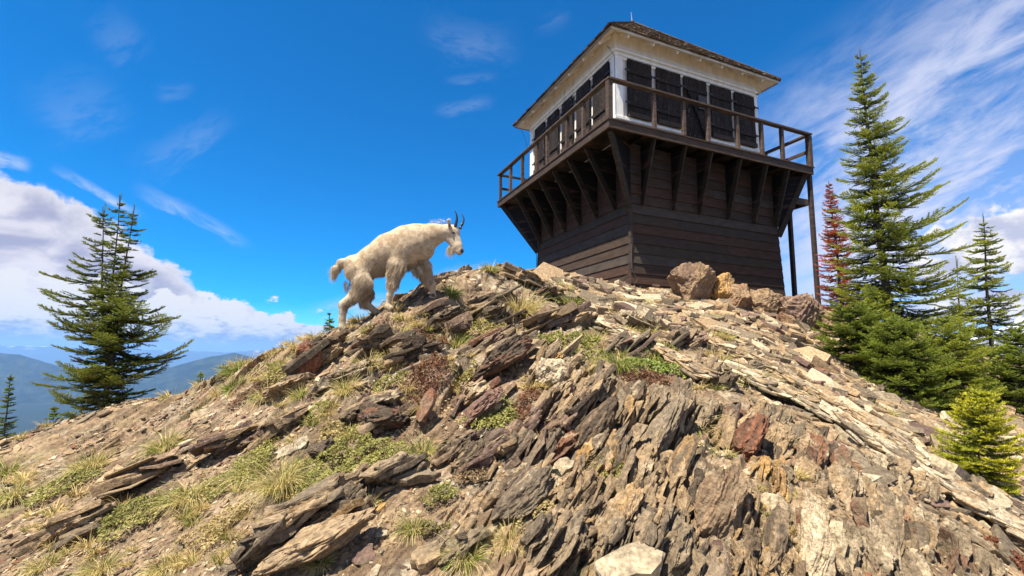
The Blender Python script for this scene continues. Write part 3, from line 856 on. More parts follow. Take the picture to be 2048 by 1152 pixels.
for px, zz, col in ((1619, 4.3, (.05, .036, .03)), (1577, 4.0, (.03, .025, .024))):
    fx = DU1 - .02; fy = v_on(px, zz, fx)
    m = MB(); m.beam((fx, fy, hz_(.3)), (fx, fy, hz_(ZD - .161)), .085, .085, upv=(0, 1, 0), col=col)
    m.build('support_post', M_brown, HUT)
# cable hanging from the near corner
m = MB()
m.tube([(LU0 - .06, LV0 - .07, hz_(2.25)), (LU0 - .055, LV0 - .075, hz_(1.75)), (LU0 + .0, LV0 - .08, hz_(1.62)), (LU0 + .06, LV0 - .09, hz_(1.52)), (LU0 - .06, LV0 - .09, hz_(1.35)), (LU0 - .2, LV0 - .05, hz_(1.2))], .007, 5, (.09, .07, .05))
m.tube([(LU0 - .05, LV0 - .08, hz_(1.68)), (LU0 - .10, LV0 + .25, hz_(1.55)), (LU0 - .10, LV0 + .7, hz_(1.36)), (LU0 - .11, LV0 + 1.1, hz_(1.25))], .006, 5, (.09, .07, .05))
m.tube([(LU0 + .1, LV0 - .07, hz_(1.42)), (LU0 + .35, LV0 - .07, hz_(1.34)), (LU0 + .6, LV0 - .08, hz_(1.38)), (LU0 + .8, LV0 - .08, hz_(1.3))], .006, 5, (.06, .05, .04))
m.tube([(LU0 - .02, LV1 + .1, hz_(2.9)), (LU0 - .04, LV1 + .06, hz_(2.4)), (LU0 - .01, LV1 + .08, hz_(2.0)), (LU0 - .06, LV1 + .1, hz_(1.8))], .008, 5, (.03, .03, .03))
m.build('hanging_cable', M_iron, HUT)
# ------------------------------------------------------------------ loose slates, outcrops, boulders
M_rock = material('rock', rough=.88, nscale=34, lo=.60, hi=1.35, bump=.9, bscale=70, spec=.18, blotch=((.50, .46, .36), 26.0, .64, .72))
PAL = {
 'tan': (.33, .23, .13), 'cream': (.45, .36, .235), 'grey': (.205, .158, .103), 'slate': (.13, .098, .066), 'dark': (.078, .057, .038),
 'rust': (.205, .09, .05), 'ochre': (.40, .235, .085), 'purple': (.165, .105, .08), 'pale': (.43, .36, .25), 'brown': (.25, .165, .095)}
def pick(names, n, g=rng):
    C = np.array([PAL[q] for q in names]); c = C[g.integers(0, len(C), n)]
    return c * g.uniform(.75, 1.2, (n, 1))
def frame_from(nrm, lng):
    n = nrm / np.linalg.norm(nrm, axis=1, keepdims=True)
    l = lng - (lng * n).sum(1, keepdims=True) * n; l /= np.linalg.norm(l, axis=1, keepdims=True)
    return n, l, np.cross(n, l)
def plates(cen, nrm, lng, L, Wd, T, cols, k=8, g=rng, rough=.28, bend=.0):
    """irregular flat stones: returns V, F4, F3, C"""
    m = len(cen); n, l, w = frame_from(nrm, lng)
    th = (np.arange(k)[None, :] + g.uniform(-.32, .32, (m, k))) * 2 * PI / k
    r = 1 - g.uniform(0, rough, (m, k)) * g.uniform(.4, 1.6, (m, 1))
    ex = np.cos(th); ey = np.sin(th); mx_ = np.maximum(np.abs(ex), np.abs(ey)) ** .6; ex = ex / mx_; ey = ey / mx_
    a = ex * r * L[:, None] * .5; b = ey * r * Wd[:, None] * .5
    def P(a, b, h): return cen[:, None] + l[:, None] * a[..., None] + w[:, None] * b[..., None] + n[:, None] * h[..., None]
    hb = -T[:, None] * .5 * (1 + g.uniform(-.3, .3, (m, k))); ht = T[:, None] * .5 * (1 + g.uniform(-.45, .3, (m, k)))
    sk = g.uniform(.93, 1.02, (m, k))
    V = np.concatenate([P(a * g.uniform(.9, 1, (m, k)), b * g.uniform(.9, 1, (m, k)), hb), P(a, b, ht * .35), P(a * sk * .98, b * sk * .98, ht),
                        P(np.zeros((m, 1)), np.zeros((m, 1)), ht.mean(1, keepdims=True) * 1.1), P(np.zeros((m, 1)), np.zeros((m, 1)), hb.mean(1, keepdims=True))], 1)
    nv = 3 * k + 2
    j = np.arange(k); j2 = (j + 1) % k
    q = np.concatenate([np.stack([j, j2, k + j2, k + j], 1), np.stack([k + j, k + j2, 2 * k + j2, 2 * k + j], 1)])
    t = np.concatenate([np.stack([2 * k + j, 2 * k + j2, np.full(k, 3 * k)], 1), np.stack([j2, j, np.full(k, 3 * k + 1)], 1)])
    off = (np.arange(m) * nv)[:, None, None]
    C = np.repeat(cols, nv, 0)
    return V.reshape(-1, 3), (q[None] + off).reshape(-1, 4), (t[None] + off).reshape(-1, 3), C
def surf_normal(x, y, e=.05):
    zx = (base_z(x + e, y) - base_z(x - e, y)) / (2 * e); zy = (base_z(x, y + e) - base_z(x, y - e)) / (2 * e)
    n = np.stack([-zx, -zy, np.ones_like(zx)], 1); return n / np.linalg.norm(n, axis=1, keepdims=True)

# ---- scree carpet
def scree(n, rmin, rmax, seed, smin, smax, keep):
    g = np.random.default_rng(seed)
    r = rmin * (rmax / rmin) ** (g.random(n) ** .85); a = g.uniform(R(-52), R(52), n)
    x, y = np.sin(a) * r, np.cos(a) * r
    k = g.random(n) < keep(x, y); x, y, r = x[k], y[k], r[k]; n = len(x)
    s = smin + (smax - smin) * g.random(n) ** 3.2
    s = s * np.clip(r / 4, .55, 2.0)
    nr = surf_normal(x, y) + g.normal(0, .22, (n, 3))
    ln = g.normal(0, 1, (n, 3)); ln += np.array([TD[0], TD[1], .2]) * .8
    z = gz(x, y) + s * .06
    names = ['tan', 'tan', 'tan', 'cream', 'cream', 'grey', 'tan', 'grey', 'purple', 'tan', 'cream', 'grey', 'slate', 'tan', 'cream', 'grey', 'tan', 'grey', 'rust' if smax < .1 else 'purple']
    return plates(np.stack([x, y, z], 1), nr, ln, s * g.uniform(.9, 1.6, n), s * g.uniform(.5, .95, n), s * g.uniform(.10, .24, n), pick(names, n, g), k=5, g=g)
def soft_spots(x, y):
    m = np.zeros_like(x)
    for (u, v, w_, h_) in SOFT:
        P = G(u, v); px = P[1] / F_PX
        m = np.maximum(m, sstep(((x - P[0]) / (w_ * px * .5)) ** 2 + ((y - P[1]) / (h_ * px * .9)) ** 2, 1.3, .7))
    return m
def k1(x, y): return (1 - .93 * soft_spots(x, y)) * np.clip(.30 + .9 * (1 - ground_mask(x, y) * 1.3), .12, 1) * (1 - .85 * green_mask(x, y))
def rgt(x, y): return scree_zone(x, y)
parts = [scree(90000, 1.6, 17, 11, .025, .15, lambda x, y: rgt(x, y)), scree(90000, 1.3, 10, 13, .012, .055, lambda x, y: k1(x, y) * (1 - rgt(x, y)) * sstep(fbm(x * 2.1, y * 2.1, seed=95, oct=3), .22, .5)),
         scree(4600, 1.5, 9, 14, .05, .14, lambda x, y: k1(x, y) * (1 - rgt(x, y)) * sstep(fbm(x * 1.7, y * 1.7, seed=96, oct=3), .42, .6)), scree(9000, 2.0, 16, 12, .08, .30, rgt)]
off = 0; VV, Q, T_, CC = [], [], [], []
for (v, q, t, c_) in parts:
    VV.append(v); Q.append(q + off); T_.append(t + off); CC.append(c_); off += len(v)
sc = mk('scree', np.vstack(VV), [np.vstack(Q), np.vstack(T_)], M_rock, col=np.vstack(CC))
tag(sc, 'tan and grey slate chips strewn loose over the whole slope', 'scree', kind='stuff')

def ico(sub):
    import bmesh
    bm = bmesh.new(); bmesh.ops.create_icosphere(bm, subdivisions=sub, radius=1)
    V = np.array([v.co for v in bm.verts]); F = np.array([[q.index for q in f.verts] for f in bm.faces]); bm.free(); return V, F
ICO = ico(5)

# ---- outcrops of slate standing on edge
def outcrop(u, v, wpx, hpx, ang, names, label, seed, cat='rock outcrop', n=None, thick=(.012, .05), lift=.0, deep=.30, flat=False, group=None, name='slate_outcrop', tone=1.0, steep=1.15):
    """slates stacked like leaves; ang is the lie of the leaves above the level, seen from the camera"""
    g = np.random.default_rng(seed)
    P = G(u, v); Y = P[1]; px = Y / F_PX
    Wm, Hm = wpx * px, hpx * px
    th = R(ang)
    chunky = ang < 46; fine = u > 1440 and v > 820
    ks = 2.0 if chunky else (.75 if fine else 1.15); kl = 1.0 if chunky else (.75 if fine else 1.0)
    if chunky: Wm *= .84; Hm *= .80
    n = n or int(30 + wpx * hpx / (120 if chunky else 44 if fine else 85))
    ca, sn = math.cos(th), math.sin(th)
    lx = g.uniform(-.5, .5, n) * Wm; lz = g.uniform(-.5, .5, n) * Hm
    rad_ = np.sqrt((lx / (Wm * .5)) ** 2 + (lz / (Hm * .5)) ** 2)
    k = rad_ < 1.0 + .18 * np.sin(np.arctan2(lz, lx) * 3 + seed); lx, lz, rad_ = lx[k], lz[k], rad_[k]; n = len(lx)
    sp_ = .0072 * Y * ks
    acr = -lx * sn + lz * ca; sheet = np.round(acr / sp_); acr = sheet * sp_ + g.normal(0, .003, n)
    aln = lx * ca + lz * sn
    si = (sheet - sheet.min()).astype(int)
    so_ = g.normal(0, .012 * Y * (.5 if fine else 1), si.max() + 1) + .016 * Y * np.sin(np.arange(si.max() + 1) * .7 + seed)
    lx = aln * ca - acr * sn; lz = aln * sn + acr * ca
    cx = P[0] + lx; cy = P[1] + lz * 1.15
    cen = np.stack([cx, cy + so_[si], base_z(cx, cy) + lift + (.05 if fine else .13) * (1 - rad_ ** 2) - .05 + so_[si] * -.5 + g.normal(0, .015, n)], 1)
    L = np.clip(g.lognormal(0, .55, n), .3, 3.2) * .040 * Y * kl
    Wd = L * g.uniform(.35, .8, n); T = g.uniform(.0015, .0056, n) * Y * ks * g.choice([1, 1, 1, 1.7], n)
    nrm = np.tile(np.array([-sn, .02, ca]), (n, 1)) + g.normal(0, .12, (n, 3))
    lng = np.tile(np.array([ca, .55, sn * steep]), (n, 1)) + g.normal(0, .09, (n, 3))
    zone = fbm(aln * 2.2 + seed, acr * 5, seed=seed + 7, oct=3)
    cA = pick(names, n, g)
    idx = np.clip(((zone - .25) * 2 * len(names)).astype(int), 0, len(names) - 1)
    cB = np.array([PAL[q] for q in names])[idx] * g.uniform(.8, 1.15, (n, 1))
    cols = (cA * .4 + cB * .6) * tone
    V, q, t, C = plates(cen, nrm, lng, L, Wd, T, cols, k=8, g=g, rough=.42)
    d = (fbm(V[:, 0] * 16, V[:, 1] * 16, V[:, 2] * 16, seed=seed, oct=4) - .5) * .085
    V = V + d[:, None] * np.array([-sn, -.3, ca])
    # the solid beds the leaves belong to
    CV, CF, CCc = [V], [], [C]; off = len(V)
    ra = math.hypot(Wm / 2 * ca, Hm / 2 * sn); rc = math.hypot(Wm / 2 * sn, Hm / 2 * ca)
    nf = int(np.clip(round(2 * rc / (.058 * Y)), 1, 6))
    e1 = np.array([ca, .5, sn * steep]); e1 /= np.linalg.norm(e1)
    e2 = np.array([-sn, .0, ca]); e2 -= e2 @ e1 * e1; e2 /= np.linalg.norm(e2); e3 = np.cross(e1, e2)
    AX = np.stack([e1, e2, e3])
    for f_ in range(nf):
        t_ = ((f_ + .5) / nf * 2 - 1) * .86; ln_ = ra * math.sqrt(1 - t_ * t_) * g.uniform(.75, 1.05)
        ac = t_ * rc; al = g.uniform(-.15, .15) * ra
        lx_ = al * ca - ac * sn; lz_ = al * sn + ac * ca
        ctr = np.array([P[0] + lx_, P[1] + lz_ * 1.15, 0]); ctr[2] = float(base_z(ctr[0], ctr[1])[0]) + lift + g.uniform(-.01, .03) * Y / 4 - (.02 if fine else 0)
        Vc = ICO[0].copy()
        for i_ in range(9):
            d_ = g.normal(0, 1, 3); d_ /= np.linalg.norm(d_); h_ = g.uniform(.6, .9); s_ = Vc @ d_; k_ = s_ > h_; Vc[k_] -= (s_[k_] - h_)[:, None] * d_
        for wn, h_ in (((.30, -.75, -.50), .50), ((-.30, -.25, .92), .62)):
            d_ = AX @ (np.array(wn) / np.linalg.norm(wn)); s_ = Vc @ d_; k_ = s_ > h_; Vc[k_] -= (s_[k_] - h_)[:, None] * d_
        hx, hy, hz2 = ln_, rc / nf * 1.22, max(.045 * Y, rc * .5) * (.55 if fine else 1)
        Lc = Vc * np.array([hx, hy, hz2])
        nb_ = fbm(Lc[:, 0] * 5 / Y * 4, Lc[:, 1] * 12, Lc[:, 2] * 6, seed=seed + f_, oct=3)
        ph1 = Lc[:, 1] / (.0095 * Y * ks) + 1.6 * nb_ + 9; ph2 = Lc[:, 1] / (.0036 * Y * ks) + 2.2 * nb_ + 31
        l1 = _h(np.floor(ph1).astype(np.int64), np.floor(Lc[:, 0] / (.05 * Y) + nb_ * 2).astype(np.int64), np.zeros(len(Lc), dtype=np.int64), seed) - .5
        sc2 = 1 + .46 * l1 + .14 * saw(ph1, .75) + .10 * saw(ph2, .7) + .2 * (nb_ - .5)
        Lc[:, 0] *= 1 + (sc2 - 1) * .4; Lc[:, 2] *= sc2
        Lc += (np.stack([fbm(Vc[:, 0] * 2.2, Vc[:, 1] * 8, Vc[:, 2] * 4, seed=seed + 40 + a_, oct=5) for a_ in range(3)], 1) - .5) * np.array([.02, .010, .022]) * Y
        bw = Lc @ AX + ctr
        zz = _h(np.floor(ph1 * .45).astype(np.int64), np.full(len(Lc), f_, dtype=np.int64), np.zeros(len(Lc), dtype=np.int64), seed + 3)
        ci_ = np.array([PAL[q_] for q_ in names])[np.clip((zz * len(names)).astype(int), 0, len(names) - 1)]
        ci_ = ci_ * .8 + np.array(PAL['tan']) * .15 + np.array(PAL['slate']) * .05
        ci_ = lerp3(ci_, PAL['cream'], sstep(fbm(bw[:, 0] * 12, bw[:, 1] * 12, bw[:, 2] * 12, seed=seed + 5, oct=3), .60, .68) * .6)
        CV.append(bw); CF.append(ICO[1] + off); CCc.append(ci_ * (.85 + .3 * l1)[:, None]); off += len(bw)
    V = np.vstack(CV); t = np.vstack([t] + CF); C = np.vstack(CCc)
    base = np.array([P[0], P[1], float(base_z(P[0], P[1])[0])])
    o = mk(name, V, [q, t], M_rock, col=C, loc=base)
    tag(o, label, cat, group)
    return o
GR = ['slate', 'grey', 'grey', 'tan', 'tan', 'dark']; RU = ['rust', 'purple', 'tan', 'slate', 'tan', 'grey']; TN = ['tan', 'cream', 'grey', 'tan', 'ochre']; DK = ['dark', 'slate', 'tan', 'grey', 'purple', 'tan', 'dark']
OC = [
 (1000, 700, 190, 110, 33, RU, 'dark red-brown layered slate outcrop in the middle of the slope, over the brown shrub patch'),
 (760, 825, 150, 80, 22, DK, 'broad dark slate ledge with a shaded overhang below the goat'),
 (640, 720, 120, 90, 40, DK, 'dark slate ledge beside the large rust-faced block'),
 (1150, 650, 120, 50, 25, DK, 'low black slate ledge with fresh grass at its foot'),
 (1110, 740, 110, 80, 50, TN, 'pale lichened rock hump between two dark ledges'),
 (1150, 830, 190, 130, 48, DK, 'tall tilted slate slab, dark below and tan along its top edge'),
 (960, 800, 120, 90, 38, RU, 'reddish slate leaves jutting left of the green cushion mat'),
 (1320, 840, 200, 190, 56, GR, 'grey slate fin with long leaves rising to the upper right'),
 (1440, 860, 130, 110, 50, RU, 'rust-red slate slabs fanning out from the fin'),
 (1350, 990, 260, 190, 57, GR + ['tan'], 'wide grey slate face of steep parallel leaves low on the slope'),
 (1230, 930, 150, 170, 58, ['ochre', 'tan', 'slate', 'grey'], 'ochre-stained slate leaves left of the wide grey face'),
 (1290, 1080, 220, 120, 52, GR, 'grey slate leaves above the flat yellow stone'),
 (930, 920, 150, 130, 44, DK, 'black jagged slate steps right of the big grass clump'),
 (1060, 1000, 170, 130, 42, DK + ['tan'], 'dark slate steps in the lower middle of the slope'),
 (620, 1050, 290, 140, 30, ['tan', 'grey', 'slate', 'ochre'], 'long ribbed tan rock slab at the lower left'),
 (470, 900, 110, 70, 25, DK, 'small black slate ledge at the left end of the slope'),
 (560, 860, 130, 60, 25, DK, 'broken dark slate ledge above the pale loose slab'),
 (1560, 860, 150, 130, 55, GR, 'grey slate leaves under the upper end of the pale rib'),
 (1620, 930, 190, 140, 58, ['tan', 'grey', 'rust', 'slate', 'grey', 'tan'], 'rust and grey slate leaves halfway down the pale rib'),
 (1720, 1010, 260, 150, 62, ['grey', 'tan', 'cream', 'slate', 'grey', 'tan'], 'mottled grey slate leaves below the pale rib'),
 (1680, 1100, 330, 130, 64, ['cream', 'grey', 'tan', 'grey'], 'cream and grey slate leaves at the foot of the picture'),
 (1870, 1090, 220, 130, 62, ['grey', 'tan', 'slate', 'rust'], 'grey slate leaves in the lower right corner of the rib'),
 (1500, 1110, 180, 110, 62, GR + ['ochre'], 'grey slate leaves beside the flat yellow stone'),
 (885, 645, 120, 44, 25, DK, 'dark slate ledge beneath the goat front feet'),
 (775, 695, 120, 40, 22, DK, 'dark crumbling ledge beneath the goat belly'),
 (965, 604, 120, 40, 22, DK, 'dark ledge on the skyline right of the goat'),
 (1040, 560, 110, 36, -18, ['tan', 'grey', 'slate'], 'long pale slab ledge on the crest in front of the lookout'),
 (1085, 590, 70, 36, 25, DK, 'small black rock knob on the crest under the pale slab'),
 (1370, 690, 90, 50, 30, DK, 'small dark ledge where the scree begins'),
 (1240, 700, 80, 40, 28, DK, 'low dark rock rising from the green grass'),
 (830, 720, 110, 60, 30, DK, 'grey slate lumps above the brown shrub patch'),
 (900, 1100, 160, 80, 40, ['slate', 'grey', 'tan'], 'grey slate leaves at the bottom edge beside the dry grass'),
 (700, 760, 120, 40, 24, DK, 'low dark ledge just above the block with the whitish corner'),
 (580, 780, 110, 36, 22, DK + ['tan'], 'thin dark ledge below the rust-red block'),
 (680, 1000, 110, 60, 34, ['tan', 'grey', 'slate'], 'tan ledge between the dry clump and the ribbed slab'),
 (790, 960, 110, 60, 28, ['grey', 'tan', 'slate'], 'flat grey ledge under the skirt of the large grass clump'),
 (1010, 910, 110, 90, 45, DK + ['grey'], 'jagged grey ledge right of the whitish slab'),
 (1110, 900, 90, 90, 48, ['slate', 'grey', 'rust'], 'small reddish-grey ledge at the foot of the tall dark slab'),
 (1150, 1010, 130, 90, 48, ['grey', 'tan', 'slate'], 'tan-grey ledge above the yellow-white flake'),
 (1120, 1090, 150, 90, 46, ['grey', 'slate', 'tan', 'ochre'], 'grey ledge left of the broad flat yellow stone'),
 (990, 640, 110, 50, 26, DK, 'dark ledge left of the pale dry grass on the shoulder'),
 (1090, 650, 60, 30, 30, DK, 'little black ledge below the pale dry grass on the shoulder'),
 (1290, 655, 90, 24, -30, ['tan', 'cream', 'grey'], 'thin pale strip of bedrock at the top of the scree'),
 (1200, 780, 100, 60, 40, ['tan', 'slate', 'grey'], 'tan and black ledge below the lush green grass'),
 (1420, 760, 100, 80, 52, ['slate', 'grey', 'tan'], 'grey ledge at the head of the slate fin'),
 (1540, 960, 70, 120, 60, ['tan', 'ochre', 'grey', 'tan'], 'small ochre ledge in the bare soil gully'),
 (1800, 960, 130, 80, 58, ['cream', 'tan', 'grey'], 'cream ledge just under the lower part of the pale rib'),
 (520, 1120, 130, 50, 32, ['slate', 'grey', 'tan'], 'grey ledge at the bottom edge below the ribbed slab'),
 (300, 960, 150, 60, 26, DK + ['tan'], 'dark ledge on the loose ground left of the ribbed slab'),
 (160, 1060, 150, 60, 28, ['grey', 'slate', 'tan'], 'grey ledge in the lower left of the slope'),
]
for i, (u, v, w_, h_, a, nm, lb) in enumerate(OC):
    outcrop(u, v, w_, h_, a, nm, lb, 100 + i)

# pale rib running down the right side
def rib(pts_uv, width, label, seed, names):
    g = np.random.default_rng(seed)
    P = [G(*p) for p in pts_uv]; P = np.array(P)
    seg = np.linalg.norm(np.diff(P, axis=0), axis=1); S = np.concatenate([[0], np.cumsum(seg)]); n = int(S[-1] * 420)
    s = g.random(n) * S[-1]
    c = np.stack([np.interp(s, S, P[:, i]) for i in range(3)], 1)
    t = np.stack([np.interp(s + .05, S, P[:, i]) for i in range(3)], 1) - c; t /= np.linalg.norm(t, axis=1, keepdims=True) + 1e-9
    side = np.cross(t, [0, 0, 1.]); side /= np.linalg.norm(side, axis=1, keepdims=True)
    o_ = g.normal(0, width * .4, n)
    c = c + side * o_[:, None]; c[:, 2] = base_z(c[:, 0], c[:, 1]) + .02 + .11 * np.exp(-(o_ / width) ** 2 * .6) + g.uniform(-.02, .02, n)
    nrm = surf_normal(c[:, 0], c[:, 1]) + side * .35 * np.sign(o_)[:, None] + g.normal(0, .12, (n, 3))
    L = g.uniform(.06, .30, n)
    V, q, tt, C = plates(c, nrm, t + g.normal(0, .06, (n, 3)), L, L * g.uniform(.15, .4, n), g.uniform(.008, .025, n), pick(names, n, g), k=8, g=g, rough=.3)
    base = P[len(P) // 2]
    o = mk('rock_rib', V, [q, tt], M_rock, col=C, loc=base); tag(o, label, 'rock rib'); return o
rib([(1470, 760), (1600, 820), (1760, 915), (1900, 1010), (2060, 1100)], .15, 'long pale rock rib running down to the lower right corner', 301, ['cream', 'pale', 'tan', 'cream', 'grey'])
rib([(1180, 650), (1300, 710), (1420, 775)], .09, 'narrow pale rib between the grass and the scree', 302, ['cream', 'tan', 'grey'])
rib([(1420, 700), (1560, 760), (1700, 850), (1850, 960)], .06, 'thin stone rib parallel to the big pale one', 303, ['cream', 'tan', 'tan', 'grey'])

# ---- single stones
def boulder(u, v, wpx, hpx, label, col, seed, tilt=60, Y=None, depth=.7, name='boulder', cat='boulder', bury=.25, col2=None, sharp=1.0, rot=None):
    g = np.random.default_rng(seed)
    P = G(u, v + hpx * .35) if Y is None else W(u, v + hpx * .35, Y)
    if Y is not None: P[2] = base_z(P[0], P[1])[0]
    px = P[1] / F_PX; a, b = wpx * px / 2, hpx * px / 2
    V = ICO[0].copy()
    # chop by random planes -> faceted block
    for i in range(16):
        d = g.normal(0, 1, 3); d /= np.linalg.norm(d); h = g.uniform(.55, .88)
        s = V @ d; k = s > h; V[k] -= (s[k] - h)[:, None] * d
    th = R(tilt if rot is None else 90); d = np.array([-math.sin(th), -.2 if rot is None else 0, math.cos(th)]); d /= np.linalg.norm(d)
    s = V @ d
    led = saw(s * 4.5 + 4 * fbm(V[:, 0] * 1.6 + seed, V[:, 1] * 1.6, V[:, 2] * 1.6, seed=seed, oct=3), .8) * .09 * sharp + saw(s * 15 + 7 * fbm(V[:, 0] * 4, V[:, 1] * 4, V[:, 2] * 4, seed=seed + 1, oct=2), .7) * .035 * sharp
    ns = (fbm(V[:, 0] * 3, V[:, 1] * 3, V[:, 2] * 3, seed=seed + 2, oct=5) - .5) * .42
    V = V * (1 + led + ns)[:, None]
    V = V * np.array([a, a * depth + b * .2, b * 1.12])
    cn = fbm(V[:, 0] / a * 2, V[:, 1] / a * 2, s * 4, seed=seed + 4, oct=4)
    c1 = np.array(PAL[col]); c2 = np.array(PAL[col2 or 'grey'])
    C = lerp3(c1, c1 * .5 + c2 * .5, sstep(cn, .45, .6)) * (.8 + .4 * _h(np.floor(s * 9).astype(np.int64), np.zeros(len(V), dtype=np.int64), np.zeros(len(V), dtype=np.int64), seed))[:, None]
    o = mk(name, V, ICO[1], M_rock, col=C)
    o.location = (P[0], P[1] + a * depth * .4, P[2] + b * (1 - bury) * .95)
    o.rotation_euler = (0, 0, g.uniform(-.3, .3)) if rot is None else (R(-20), R(rot), 0)
    tag(o, label, cat); return o
boulder(1388, 566, 104, 92, 'largest boulder, tan with a rounded ridged top, in front of the lookout base', 'brown', 401, 55, Y=8.9, col2='purple')
boulder(1450, 574, 66, 66, 'yellowish boulder touching the right flank of the largest one', 'ochre', 402, 60, Y=9.0, col2='tan')
boulder(1484, 574, 66, 66, 'ridged brown boulder in the middle of the row by the lookout', 'brown', 403, 50, Y=8.8, col2='rust')
boulder(1535, 584, 90, 64, 'smooth tan boulder before the right corner of the lookout', 'brown', 404, 70, Y=8.9, col2='tan')
boulder(1605, 594, 100, 84, 'spiky brown boulder at the foot of the outer support post', 'purple', 405, 60, Y=8.8, col2='tan')
boulder(1660, 598, 60, 74, 'tan boulder leaning right, last in the row beside the support post', 'brown', 406, 75, Y=8.8, col2='tan')
boulder(1705, 610, 44, 40, 'small tan rock under the red dead tree', 'brown', 407, 60, Y=9.4)
boulder(1325, 590, 34, 24, 'small pale block left of the largest boulder', 'cream', 408, 50, Y=8.9)
boulder(1570, 612, 40, 34, 'low brown rock between two boulders of the row', 'brown', 409, 60, Y=8.5, col2='rust')
boulder(612, 722, 74, 84, 'big rust-red block with a flat lit side on the left slope', 'rust', 411, 75, col2='purple', sharp=.5)
boulder(745, 838, 120, 62, 'dark block with a whitish left corner on the left slope', 'dark', 412, 15, col2='rust')
boulder(1725, 775, 36, 30, 'squarish tan stone on the scree below the big fir', 'tan', 413, 20, bury=.1)
boulder(1765, 782, 30, 24, 'grey stone next to the squarish tan one', 'grey', 414, 30, bury=.1)
boulder(1470, 845, 70, 66, 'rust-red angular block at the right end of the fin', 'rust', 415, 50, col2='purple', sharp=.6)
boulder(1510, 735, 40, 30, 'grey block wedged in the upper rib', 'grey', 416, 30, bury=.2)
boulder(1376, 668, 34, 22, 'small reddish stone alone on the upper scree', 'purple', 417, 0, bury=.2)
boulder(1640, 690, 30, 20, 'tan stone on the scree left of the low fir branches', 'tan', 418, 20, bury=.2)
boulder(640, 905, 60, 40, 'dark lump beside the pale loose slab', 'dark', 419, 40, col2='slate')
boulder(1640, 745, 36, 22, 'reddish flat stone on the scree slope', 'rust', 420, 10, bury=.2, col2='tan')

for i, (u, v, w_, h_, rt_, c1_, c2_, lb) in enumerate([
    (1318, 850, 52, 190, 33, 'grey', 'tan', 'long grey bed standing tallest in the big slate fin'),
    (1182, 845, 62, 170, 38, 'dark', 'brown', 'massive dark bed forming the face of the tall tilted slab'),
    (1440, 1000, 84, 200, 33, 'brown', 'grey', 'massive brown bed with a steep right side above the mottled leaves'),
    (1360, 930, 40, 180, 34, 'slate', 'ochre', 'narrow dark bed beside the massive brown one'),
    (1252, 1010, 52, 150, 32, 'tan', 'ochre', 'ochre-tan bed low in the middle of the slope'),
    (1105, 738, 84, 96, 30, 'cream', 'grey', 'pale lichened block inside the hump between two dark ledges'),
    (1010, 690, 62, 170, 58, 'dark', 'rust', 'dark red-brown bed at the heart of the layered outcrop'),
    (965, 800, 44, 120, 50, 'purple', 'rust', 'purple-brown bed among the reddish slate leaves'),
    (1640, 1085, 60, 180, 28, 'cream', 'tan', 'cream bed at the bottom edge between grey leaves'),
    (1790, 1075, 54, 150, 26, 'grey', 'tan', 'grey bed at the bottom edge under the pale rib'),
    (1560, 1060, 50, 150, 28, 'slate', 'tan', 'dark bed left of the cream one at the bottom edge'),
    (1500, 870, 60, 120, 40, 'rust', 'dark', 'rusty bed right of the pale grass clump'),
    (1040, 990, 60, 150, 46, 'slate', 'grey', 'dark bed in the lower middle steps'),
    (620, 1065, 70, 250, 62, 'tan', 'grey', 'long tan bed lying along the ribbed slab at the lower left')]):
    boulder(u, v, w_, h_, lb, c1_, 450 + i, 0, name='rock_bed', cat='rock bed', bury=.55, col2=c2_, sharp=1.0, rot=rt_, depth=1.1)

def slab(u, v, Lpx, Wpx, T, ang, col, label, seed, face=(.0, -.6, .8), name='loose_slab', cat='slab', lift=.02):
    g = np.random.default_rng(seed); P = G(u, v); px = P[1] / F_PX
    c = np.array([[P[0], P[1], float(base_z(P[0], P[1])[0]) + lift]])
    th = R(ang)
    V, q, t, C = plates(c, np.array([face], float), np.array([[math.cos(th), math.sin(th) * .9, math.sin(th)]]), np.array([Lpx * px]), np.array([Wpx * px]), np.array([T]), np.array([PAL[col]]), k=14, g=g, rough=.3)
    nz = fbm(V[:, 0] * 15, V[:, 1] * 15, V[:, 2] * 15, seed=seed, oct=3); C = lerp3(C, np.array(PAL['grey']), sstep(nz, .42, .62) * .7); V = V + (nz - .5)[:, None] * .03
    o = mk(name, V, [q, t], M_rock, col=C, loc=c[0]); tag(o, label, cat); return o
slab(585, 908, 74, 34, .03, 45, 'pale', 'pale cream slab tilted on the slope, left of the green mat', 501, lift=.04)
slab(852, 840, 76, 36, .035, 55, 'rust', 'upright pinkish-red slab standing below the brown shrub patch', 502, (-.6, -.7, .5), lift=.1)
slab(846, 735, 30, 14, .02, 55, 'pale', 'small whitish slab standing in the brown shrub patch', 503, (-.5, -.7, .5), lift=.07)
slab(1262, 1165, 150, 80, .06, 15, 'cream', 'broad flat yellow stone at the bottom edge', 504, (-.1, -.45, .9), lift=.06)
slab(855, 1140, 80, 56, .05, 20, 'tan', 'tan stone at the bottom edge under the dry grass', 505, (-.1, -.45, .9), lift=.05)
slab(1712, 868, 84, 44, .05, -25, 'rust', 'large pinkish flat slab above the pale rib', 506, (.0, -.35, .9), lift=.03)
slab(1800, 845, 60, 34, .05, -10, 'cream', 'cream flat slab right of the pinkish slab', 507, (.1, -.3, .9))
slab(1840, 852, 54, 34, .06, -25, 'tan', 'tan flat slab touching the cream one', 508, (.2, -.3, .9))
slab(1690, 655, 70, 12, .03, -38, 'pale', 'bleached stone splinter below the row of boulders', 509, (.2, -.5, .8), lift=.06)
slab(1030, 893, 40, 30, .03, 40, 'pale', 'whitish slab beside the green cushion mat', 510, lift=.04)
slab(825, 975, 110, 50, .05, 10, 'grey', 'grey slab with a dark undercut left of centre', 511, (-.1, -.35, .9), lift=.06)
